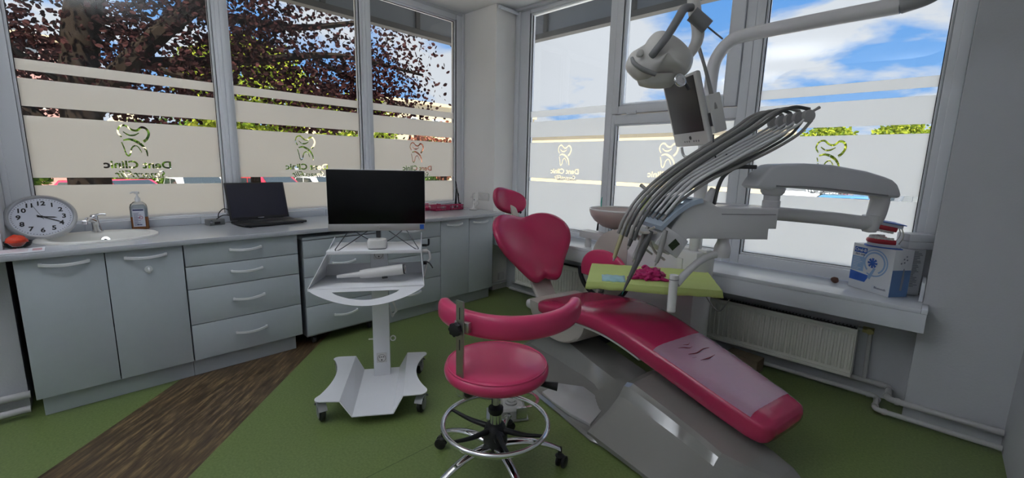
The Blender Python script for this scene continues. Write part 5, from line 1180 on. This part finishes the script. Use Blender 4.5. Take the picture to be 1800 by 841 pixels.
# ------------------------------------------------------------ things on the window sill
r = thing('toothbrush_box', (-.22, 3.42, .69), 'white and blue electric toothbrush carton, left of the two cartons on the sill', 'box')
A_, B_ = Vector((-.335, 3.425)), Vector((-.128, 3.265)); ex_ = (B_-A_).normalized(); ey_ = Vector((-ex_.y, ex_.x))*1; wd = (B_-A_).length; dpth = .125; hgt = .278
MB1 = FR((A_.x, A_.y, .691), (ex_.x, ex_.y, 0), (ey_.x, ey_.y, 0))
m = MB(MB1); m.box(0, wd, 0, dpth, 0, hgt, .0015); bx1 = m.obj('carton', wht_m, r)
MFc = MB1@Matrix(((1, 0, 0, 0), (0, 0, -1, -.0005), (0, 1, 0, 0), (0, 0, 0, 1)))   # face plane x,z ; +z out
MSd = MB1@Matrix(((0, 0, 1, wd+.0005), (1, 0, 0, 0), (0, 1, 0, 0), (0, 0, 0, 1)))   # side plane (y,z) ; +z out
m = MB(MFc); m.prism([(.002, .05), (.105, .05), (.128, .095), (.002, .107)], 0, .0006); m.obj('blue_wedge', blue_m, bx1, smooth=False)
m = MB(MFc); m.box(.012, .094, .224, .257, 0, .0006); m.obj('logo_plate', blue_m, bx1, smooth=False)
text('brand_lettering', 'Oral-B', .027, MFc@T(.053, .2405, .0014), wht_m, bx1, bold=.0006)
text('product_lettering', 'PRO 2000', .015, MFc@T(.053, .213, .0008), mat('navy_print'), bx1)
m = MB(MFc); m.box(.004, .085, .112, .200, 0, .0004); m.obj('pale_panel', lblue_m, bx1)
m = MB(MFc)
for i in range(8): m.box(.012, .04+.035*random.random(), .118+i*.010, .1215+i*.010, .0004, .0009)
for i in range(6): m.box(.155, .185+.02*random.random(), .012+i*.006, .0145+i*.006, 0, .0006)
m.obj('small_print', mat('pale_print', (.62, .68, .76), .5), bx1)
m = MB(MFc); cxx, cyy = .150, .178
for R_, w_ in ((.062, .005), (.078, .004)): 
    rg = []
    for i in range(40):
        a = math.radians(-120+300*i/39 if R_ > .07 else -60+290*i/39); rg.append([((R_-w_)*math.cos(a)+cxx, (R_-w_)*math.sin(a)+cyy, 0), ((R_+w_)*math.cos(a)+cxx, (R_+w_)*math.sin(a)+cyy, 0), ((R_+w_)*math.cos(a)+cxx, (R_+w_)*math.sin(a)+cyy, .0005), ((R_-w_)*math.cos(a)+cxx, (R_-w_)*math.sin(a)+cyy, .0005)])
    m.loft([[(min(max(x, .004), wd-.002), y, z) for x, y, z in q] for q in rg], True)
m.obj('halo_rings', lblue_m, bx1)
m = MB(MFc)
for i in range(8):
    m.prism([(.006, -.004), (.030, -.007), (.030, .007), (.006, .004)], 0, .0008, M=T(cxx-.012, cyy-.002, 0)@RZ(i*math.pi/4))
m.lathe([(0, 0), (.012, 0), (.012, .0008), (0, .0008)], 20, M=T(cxx-.012, cyy-.002, 0)); m.obj('brush_head', blue_m, bx1)
m = MB(MFc); m.prism([(.118, .085), (.135, .075), (.162, .145), (.150, .150)], .0005, .001); m.obj('brush_neck', lblue_m, bx1)
text('side_lettering', 'Bluetooth', .018, MFc@T(.205, .035, .0008), mat('navy_print'), bx1)
m = MB(MSd); m.box(.0, dpth-.003, .002, .16, 0, .0005); m.obj('blue_side', mat('side_blue', (.14, .26, .50), .4), bx1)
m = MB(MSd); m.prism([(.065, .04), (.078, .04), (.082, .11), (.076, .17), (.070, .17), (.066, .11)], .0006, .0012)
for x, y in ((.05, .2), (.07, .205), (.085, .22), (.065, .225), (.08, .24)): m.lathe([(0, 0), (.005, 0), (.005, .0008), (0, .0008)], 12, M=T(x, y, 0))
m.obj('brush_pictures', mat('print_grey', (.30, .32, .38), .5), bx1)
r = thing('second_carton', (-.06, 3.50, .69), 'white carton with grey print behind the toothbrush carton on the sill', 'box')
MB2 = FR((-.125, 3.395, .691), (.98, .20, 0), (-.20, .98, 0)); MB2 = FR((-.105, 3.40, .691), (.80, .60, 0), (-.60, .80, 0))
m = MB(MB2); m.box(0, .125, 0, .10, 0, .275, .0015); b2 = m.obj('carton', wht_m, r)
m = MB(MB2)
for i in range(24): m.box(.06, .075+.04*random.random(), -.0008, 0, .05+i*.009, .054+i*.009)
m.obj('printed_text', mat('print_grey'), b2)
for k, (z, lab) in enumerate(((.968, 'flat white box, lower of two beside the jaw model'), (1.012, 'flat white box, upper of two beside the jaw model'))):
    m = MB(FR((-.085, 3.40+.004*k, z), (.80, .60, 0), (-.60, .80, 0))); m.box(0, .14, 0, .10, 0, .042, .002); tag(m.obj('flat_box', wht_m), lab, 'box')
# dental jaw model, open
jm = thing('jaw_model', (-.19, 3.38, .97), 'open red and white teaching model of a jaw on top of the toothbrush carton', 'jaw model')
gum_m = mat('gum_red', (.48, .03, .05), .3); tooth_m = mat('tooth_white', (.72, .70, .68), .25); plaster_m = mat('model_white', (.66, .69, .74), .35)
def jaw(Mj, upper):
    sgn = -1 if upper else 1
    arc = [(.062*math.cos(math.radians(a)), .075*math.sin(math.radians(a))*1.0) for a in range(-5, 186, 10)]
    arc = [(x, y-.02) for x, y in arc]
    m = MB(Mj); out = [(x*1.14, y*1.14) for x, y in arc]+[(-.072, -.045), (.072, -.045)]
    m.prism([(p[0], p[1]) for p in out], 0, .018, .002); pl = m.obj('model_base', plaster_m, jm)
    m = MB(Mj); m.prism([(x*1.16, y*1.16-.0) for x, y in out], -.004, .0, .001); m.obj('blue_base', blue_m, jm)
    m = MB(Mj); m.tube([(x, y, .024) for x, y in arc], .013, 12, k=3); m.obj('gum', gum_m, jm)
    for i in range(1, len(arc)-1):
        x, y = arc[i]; a = math.atan2(y+.02, x); w = .0062 if 6 < i < 13 else .0075
        m = MB(Mj@T(x, y, .030)@RZ(a+math.pi/2)); m.loft([sq_ring(w*.8, .0045, 0, 3, 12), sq_ring(w, .0052, .006, 3, 12), sq_ring(w*.95, .004, .014, 3, 12), sq_ring(w*.6, .002, .017, 3, 12)], True); m.obj('tooth', tooth_m, jm)
xj = Vector((ex_.x, ex_.y, 0))
jf = Vector((-.80, -.60, 0)); 
base_o = Vector((-.195, 3.375, .975))
def jframe(o_, tilt, flip):
    y_ = (Vector((-1, -.35, 0)).normalized()*math.cos(tilt)+Vector((0, 0, 1))*math.sin(tilt)); x_ = Vector((.35, -1, 0)).normalized()
    z_ = x_.cross(y_)
    if z_.z < 0: x_ = -x_; z_ = -z_
    if flip: x_ = -x_; z_ = -z_
    M = Matrix((x_, y_, z_)).transposed().to_4x4(); M.translation = o_; return M@Matrix.Scale(1.22, 4)
jaw(jframe(base_o, math.radians(0), False), False); jaw(jframe(base_o+Vector((.0, 0, .140)), math.radians(8), True), True)
for hx, hy in ((.05, .06), (.07, -.04)):
    m = MB(); m.tube([base_o+Vector((hx, hy, .02)), base_o+Vector((hx+.015, hy, .07)), base_o+Vector((hx, hy, .12))], .003, 8); m.obj('wire_hinge', steel_m, jm)
# small brown shell / dried fruit on the sill
bm = bmesh.new(); bmesh.ops.create_icosphere(bm, subdivisions=3, radius=.020)
for v in bm.verts: v.co *= 1+.25*noise.noise(v.co*70); v.co.x *= 1.15; v.co.z *= .95
m = MB(); m._merge(bm, T(-.405, 3.44, .709)); tag(m.obj('walnut', mat('walnut_brown', (.11, .045, .03), .5, vary=.4, vscale=80)), 'small dark brown nut lying on the white window sill', 'nut')
# lime drape end seen left of the backrest, lying over the radiator there
m = MB(); rings = [[(-3.19+.035*j, 3.345+.03*i-.012*(i == 0), .448-.03*(i == 0)-.055*(i == 0)*(j % 2)*.3+.004*math.sin(3*i+2*j)) for j in range(6)] for i in range(5)]
m.loft(rings, False, closed=False); o = m.obj('folded_drape', lime_m, None); sd = o.modifiers.new('thick', 'SOLIDIFY'); sd.thickness = .004; sd.offset = 1; tag(o, 'folded lime green drape over the radiator behind the backrest', 'drape')

# ------------------------------------------------------------ outside
GZ = -.85
asph = mat('street_paving', (.36, .33, .28), .9, bump=.4, bscale=5, vary=.15, vscale=.6)
m = MB(); m.box(-120, -4.3, -60, 3.9, GZ-.1, GZ); m.box(-4.3, 80, -60, -3.0, GZ-.1, GZ); struct(m.obj('ground', asph, smooth=False))
bounce_ground = mat('pale_bounce_ground', (.45, .48, .54), .9, bump=.3, bscale=5, vary=.08, vscale=.6)  # north ground made paler and bluer to throw light onto the north film
m = MB(); m.box(-120, 80, 3.9, 140, GZ-.1, GZ); struct(m.obj('ground_north', bounce_ground, smooth=False))
m = MB(); m.box(-4.3, .6, -3.0, 3.9, GZ, -.085); struct(m.obj('trim_2', wall_m, smooth=False))
# canopy over the shop front
can_m = mat('canopy_grey', (.20, .21, .23), .6); can2 = mat('canopy_edge', (.10, .095, .09), .7)
m = MB(); m.box(-4.70, -4.16, -3.0, 4.24, 3.18, 3.24); m.box(-4.16, .9, 3.76, 4.24, 3.18, 3.24); struct(m.obj('canopy_slab', can_m, smooth=False))
m = MB(); m.box(-4.66, -4.60, -3.0, 4.2, 2.93, 3.18); m.box(-4.66, .9, 4.14, 4.20, 2.93, 3.18); m.obj('trim_3', can_m, smooth=False)['kind'] = 'structure'
m = MB(); m.box(-4.68, -4.58, -3.0, 4.22, 2.87, 2.93); m.box(-4.58, .9, 4.12, 4.22, 2.87, 2.93)
for y in (-1.2, .6, 1.95, 3.05): m.box(-4.60, -4.57, y, y+.05, 2.93, 3.18)
for x in (-3.55, -2.42, -1.2, 0): m.box(x, x+.05, 4.10, 4.14, 2.93, 3.18)
m.obj('trim_4', can2, smooth=False)['kind'] = 'structure'

def building(name, x0, x1, y0, y1, h, mm, label, face, rows, cols, z0=1.0, ww=1.2, wh=1.4, sp=None):
    r = thing(name, ((x0+x1)/2, (y0+y1)/2, GZ), label, 'building'); m = MB(); m.box(x0, x1, y0, y1, GZ, h); m.obj('wall', mm, r, smooth=False)
    m = MB(); m.box(x0-.2, x1+.2, y0-.2, y1+.2, h, h+.25); m.obj('roof_edge', mat('roof_pale', (.50, .42, .30), .8), r, smooth=False)
    for i in range(rows):
        for j in range(cols):
            if face == 'E':
                c = y0+(j+.5)*(y1-y0)/cols; z = z0+i*2.8
                m = MB(); m.box(x1-.02, x1+.05, c-ww/2, c+ww/2, z, z+wh, .02); f = m.obj('window', frame_m, r)
                m = MB(); m.box(x1+.04, x1+.06, c-ww/2+.1, c-.04, z+.1, z+wh-.1); m.box(x1+.04, x1+.06, c+.04, c+ww/2-.1, z+.1, z+wh-.1); m.obj('pane', mat('far_pane', (.10, .12, .15), .2), f)
            else:
                c = x0+(j+.5)*(x1-x0)/cols; z = z0+i*2.8
                m = MB(); m.box(c-ww/2, c+ww/2, y0-.05, y0+.02, z, z+wh, .02); f = m.obj('window', frame_m, r)
                m = MB(); m.box(c-ww/2+.1, c-.04, y0-.06, y0-.04, z+.1, z+wh-.1); m.box(c+.04, c+ww/2-.1, y0-.06, y0-.04, z+.1, z+wh-.1); m.obj('pane', mat('far_pane'), f)
    return r
cream = mat('cream_render', (.54, .45, .31), .85, vary=.06, vscale=.5)
building('apartment_building', -44, -32, 16.5, 36, 6.2, cream, 'cream apartment building with windows seen through the third left pane', 'E', 2, 7, .9)
building('pink_house', -44, -36, -9, .5, 7.5, mat('pink_render', (.36, .20, .20), .85), 'pinkish house behind the trees at the far left', 'E', 3, 4, 1.0)
r = thing('gable_house', (-31, 1.9, GZ), 'small house with pale pointed gable behind the near trunk', 'building')
m = MB(); m.prism([(.9, GZ), (3.3, GZ), (3.3, 2.6), (2.1, 3.9), (.9, 2.6)], 0, 6, M=Matrix(((0, 0, -1, -31), (1, 0, 0, .6), (0, 1, 0, 0), (0, 0, 0, 1)))); m.obj('wall', mat('gable_cream', (.68, .60, .44), .8), r, smooth=False)
building('low_building', -17, -4.9, 14.6, 22, 2.95, cream, 'long low cream building opposite the right-hand windows', 'S', 1, 3, -3.6, 1.0, .5)

# cars
def car(x, y, rz, mm, label, kind='hatch', group=None):
    r = thing('car', (x, y, GZ), label, 'car', group); M = T(x, y, GZ)@RZ(rz)
    prof = [(-2.05, .35), (-2.1, .62), (-2.0, .85), (-1.35, .95), (-.75, 1.42), (.95, 1.46), (1.65, 1.02), (2.0, .92), (2.08, .6), (2.05, .35)] if kind == 'hatch' else [(-2.2, .35), (-2.25, .8), (-2.0, 1.05), (-1.4, 1.2), (-1.0, 1.85), (2.1, 1.9), (2.2, 1.1), (2.2, .35)]
    MY = M@Matrix(((1, 0, 0, 0), (0, 0, 1, -.85), (0, 1, 0, 0), (0, 0, 0, 1)))
    m = MB(MY); m.prism(prof, 0, 1.7, .08, seg=3); m.obj('body', mm, r, angle=.6)
    gl = mat('car_glass', (.03, .04, .05), .08); k = 1 if kind == 'hatch' else 1.3
    for ys in (-.856, .832):
        m = MB(M); P = [(-.98, 1.0*k), (-.66, 1.36*k), (.10, 1.38*k), (.10, 1.0*k)]; m.prism(P, 0, .024, M=Matrix(((1, 0, 0, 0), (0, 0, 1, ys), (0, 1, 0, 0), (0, 0, 0, 1)))); P = [(.18, 1.0*k), (.18, 1.38*k), (.88, 1.38*k), (1.35, 1.04*k)]; m.prism(P, 0, .024, M=Matrix(((1, 0, 0, 0), (0, 0, 1, ys), (0, 1, 0, 0), (0, 0, 0, 1)))); m.obj('side_glass', gl, r, smooth=False)
    if kind == 'hatch':
        m = MB(M); sheet(m, [(-1.32, -.72, .985), (-1.32, .72, .985), (-.80, .62, 1.405), (-.80, -.62, 1.405)], .03); m.obj('windscreen', gl, r); m = MB(M); sheet(m, [(1.64, -.72, 1.05), (1.64, .72, 1.05), (1.02, .62, 1.44), (1.02, -.62, 1.44)], .03); m.obj('rear_glass', gl, r)
    for wx in (-1.35, 1.3):
        for wy in (-.80, .80):
            m = MB(M); m.lathe([(0, -.1), (.28, -.1), (.32, -.06), (.32, .06), (.28, .1), (0, .1)], 24, M=T(wx, wy, .32)@RX(math.pi/2)); m.obj('wheel', black_m, r)
    return r
carred = mat('car_red', (.50, .02, .06), .25, coat=.6); carw = mat('car_white', (.66, .68, .72), .25, coat=.6); card = mat('car_grey', (.10, .11, .13), .25, coat=.6); carb = mat('car_blue', (.05, .16, .42), .25, coat=.6); cardr = mat('car_dark_red', (.30, .02, .03), .25, coat=.6)
car(-20.0, 1.0, math.radians(35), carred, 'bright red hatchback parked at the far left beyond the window')
car(-22.5, 3.9, math.radians(4), carw, 'white car parked end-on between the two red cars')
car(-22.5, 6.6, math.radians(12), cardr, 'dark red car parked beyond the soap bottle and adapter box')
car(-22.5, 9.1, math.radians(3), carw, 'pale car parked behind the laptop')
car(-22.5, 11.6, math.radians(5), card, 'dark grey car parked right of the pale car')
r = thing('street_sign', (-12, 8.2, GZ), 'small blue street sign on a white post seen above the laptop', 'sign')
m = MB(); m.cyl((-12, 6.62, GZ), (-12, 6.62, .98), .03); m.obj('post', wpl_m, r); m = MB(); m.box(-11.97, -11.94, 6.42, 6.78, .78, 1.06, .01); m.obj('plate', mat('sign_blue', (.03, .30, .65), .4), r)
for k, (x, y, rz, mm, lab) in enumerate(((-2.3, 19.5, .1, carb, 'blue car right of the window mullion, below the big arm'), (-1.6, 24.5, 1.3, card, 'dark car under the left end of the big arm'), (.4, 30, .2, carw, 'white car near the right edge of the right-hand window'), (-2.6, 36, .3, carred, 'red car below the middle of the big arm'))): car(x, y, rz, mm, lab)

# vegetation
def leaf_mat(nm, c0, c1, tr=.35):
    m = bpy.data.materials.new(nm); m.use_nodes = True; N = m.node_tree.nodes; L = m.node_tree.links; N.clear(); o = N.new('ShaderNodeOutputMaterial')
    g = N.new('ShaderNodeNewGeometry'); cr = N.new('ShaderNodeValToRGB'); cr.color_ramp.elements[0].color = (*c0, 1); cr.color_ramp.elements[1].color = (*c1, 1); L.new(g.outputs['Random Per Island'], cr.inputs[0])
    d = N.new('ShaderNodeBsdfDiffuse'); t = N.new('ShaderNodeBsdfTranslucent'); mx = N.new('ShaderNodeMixShader'); mx.inputs[0].default_value = tr
    L.new(cr.outputs[0], d.inputs[0]); L.new(cr.outputs[0], t.inputs[0]); L.new(d.outputs[0], mx.inputs[1]); L.new(t.outputs[0], mx.inputs[2]); L.new(mx.outputs[0], o.inputs[0]); return m
purple = leaf_mat('purple_leaves', (.010, .006, .007), (.050, .021, .022), .3); green = leaf_mat('green_leaves', (.10, .17, .02), (.42, .46, .06), .4); dgreen = leaf_mat('dark_green_leaves', (.02, .06, .01), (.12, .20, .03), .3)
bark = mat('dark_bark', (.016, .012, .010), .95, bump=1, bscale=12, vary=.2, spec=.05)
def leaves(name, pts, size, mm, parent, rnd):
    vs, fs = [], []
    for p in pts:
        s_ = size*rnd.uniform(.7, 1.3); R_ = Euler((rnd.uniform(0, 6.3), rnd.uniform(0, 6.3), rnd.uniform(0, 6.3))).to_matrix(); b0 = len(vs)
        for q in ((0, 0, 0), (.32, .35, .05), (.28, .75, .03), (0, 1.0, -.06), (-.28, .75, .03), (-.32, .35, .05), (0, .5, -.05)):
            vs.append(Vector(p)+R_@(Vector(q)*s_))
        fs += [(b0, b0+1, b0+2, b0+6), (b0+2, b0+3, b0+6), (b0, b0+6, b0+4, b0+5), (b0+6, b0+3, b0+4)]
    me = bpy.data.meshes.new(name); Wi = WM[parent].inverted(); me.from_pydata([Wi@v for v in vs], [], fs); o = bpy.data.objects.new(name, me); COL.objects.link(o); me.materials.append(mm); o.parent = parent; WM[o] = WM[parent].copy(); return o
rnd = random.Random(5)
r = thing('purple_leaved_tree', (-8.6, .30, GZ), 'large dark purple-leaved tree close outside the left windows', 'tree')
tips = []
m = MB(); m.tube([(-8.6, .25, GZ), (-8.6, .28, 1.0), (-8.65, .30, 2.2), (-8.7, .42, 3.2), (-8.6, .7, 4.6), (-8.6, .9, 6)], [.30, .24, .22, .20, .14, .08], 14)
def branch(pts, r0):
    m.tube(pts, [r0, r0*.7, r0*.3], 8, k=4); P = spline(pts, 6); tips.extend(P[4:])
branch([(-8.65, .3, 1.9), (-8.3, 1.0, 2.9), (-8.0, 2.0, 3.9), (-7.8, 3.2, 4.6)], .16)
branch([(-8.65, .3, 1.2), (-8.9, -.6, 2.4), (-9, -1.5, 3.6), (-9, -2.2, 4.6)], .16)
branch([(-8.4, .9, 2.7), (-8.0, 2.2, 2.9), (-7.8, 3.6, 3.2), (-7.6, 5.2, 3.1)], .08); branch([(-8.1, 1.6, 3.5), (-8.2, 3.0, 3.6), (-8.0, 4.5, 4.0), (-7.9, 5.4, 3.9)], .07)
branch([(-8.6, .5, 3.4), (-8.2, 1.0, 4.0), (-8.0, 1.2, 4.8)], .08); branch([(-8.4, .9, 2.7), (-7.9, 1.6, 2.5), (-7.7, 2.8, 2.4), (-7.6, 3.9, 2.3)], .05); branch([(-7.9, 3.2, 3.1), (-7.8, 4.2, 2.7), (-7.6, 5.0, 2.3)], .04); branch([(-8.7, .1, 2.4), (-8.4, -.4, 2.8), (-8.2, -.8, 3.2)], .05)
m.obj('trunk', bark, r)
pts = []
for i in range(4200):
    t = rnd.choice(tips); pts.append((t.x+rnd.gauss(0, .35), t.y+rnd.gauss(0, .33), t.z+rnd.gauss(0, .28)))
def dens(y, z):
    lo = 1.98 if y < 4.3 else 1.98+(y-4.3)*.05
    if z < lo+.25*noise.noise(Vector((y*1.3, z, 3))): return 0
    e = 5.55-.55*abs(z-2.6)*.6+.5*noise.noise(Vector((z*1.6, 7, 1)))
    if y > e: return 0
    base = .62 if y < 1.7 else .50
    if 1.7 < y < 2.8 and z < 2.95: base -= .55*(1-abs(y-2.25)/.55)
    n3 = noise.noise(Vector((y*1.1+3, z*1.3, 0)))+.5*noise.noise(Vector((y*3.1, z*3.3, 5)))
    if y > 3.9: base -= .22*(y-3.9)
    if y > 3.0 and z > 3.1: base -= .55*(z-3.1)
    return max(0, min(1, base+.75*n3))
k = 0
while k < 24000:
    y = rnd.uniform(-2.4, 6.0); z = rnd.uniform(1.8, 5.2)
    if rnd.random() < dens(y, z): pts.append((rnd.uniform(-10.6, -8.95) if y < 1.3 and rnd.random() < .8 else rnd.uniform(-9.4, -7.4), y, z)); k += 1
foli = leaves('foliage', pts, .078, purple, r, rnd)
def bush_pts(c, R, n, rnd, squash=1):
    out = []
    for i in range(n):
        d = Vector((rnd.gauss(0, 1), rnd.gauss(0, 1), rnd.gauss(0, 1))).normalized(); k = 1+.25*noise.noise(d*2.5+Vector(c)); q = rnd.uniform(.72, 1.0)*k; out.append((c[0]+d.x*R[0]*q, c[1]+d.y*R[1]*q, c[2]+d.z*R[2]*q))
    return out
def tree(name, x, y, zc, R, n, sz, mm, label, group=None):
    r = thing(name, (x, y, GZ), label, 'tree', group); m = MB(); m.tube([(x, y, GZ), (x+.1, y, zc-R[2]*.5), (x, y+.2, zc)], [.18, .14, .06], 10); m.obj('trunk', bark, r)
    leaves('foliage', bush_pts((x, y, zc), R, n, rnd), sz, mm, r, rnd)
tree('green_tree', -17, 4.7, 3.5, (1.8, 2.0, 1.9), 6500, .18, green, 'sunlit yellow-green tree behind the first window mullion')
tree('green_tree', -19, 9.4, 3.0, (1.6, 1.8, 1.4), 3000, .18, green, 'lower green tree behind the middle left pane')
for k, (y, h, mm, lab) in enumerate(((-1.6, 1.3, dgreen, 'dark hedge end beside the trunk outside the first pane'), (2.6, 1.15, dgreen, 'dark clipped hedge left of the soap bottle outside'), (6.0, 1.25, dgreen, 'mid hedge section behind the first mullion outside'), (9.6, 1.2, green, 'bright hedge section behind the second pane logo'), (13.2, 1.1, dgreen, 'far hedge section behind the second mullion'))):
    r = thing('hedge', (-27, y*1.42, GZ), lab, 'hedge'); m = MB(); m.tube([(-27, y*1.42, GZ), (-27, y*1.42, 1.2)], [.1, .05], 8, smooth=False); m.obj('stem', bark, r); leaves('foliage', bush_pts((-27, y*1.42, h), (.9, 2.25, 2.1), 3000, rnd), .24, mm, r, rnd)
tree('reddish_tree', -15, 11.2, 1.9, (1.0, 1.6, 1.1), 1800, .16, leaf_mat('reddish_leaves', (.10, .03, .02), (.40, .16, .10)), 'reddish shrub tree in front of the cream apartment building')
for k, x in enumerate((-10.8, -6.6, -2.4, 1.8)):
    tree('treeline', x, 42, 2.7, (2.15, 1.8, 2.5), 3800, .28, green, ['left-hand', 'second', 'third', 'right-hand'][k]+' tree of the distant green row beyond the right-hand window')
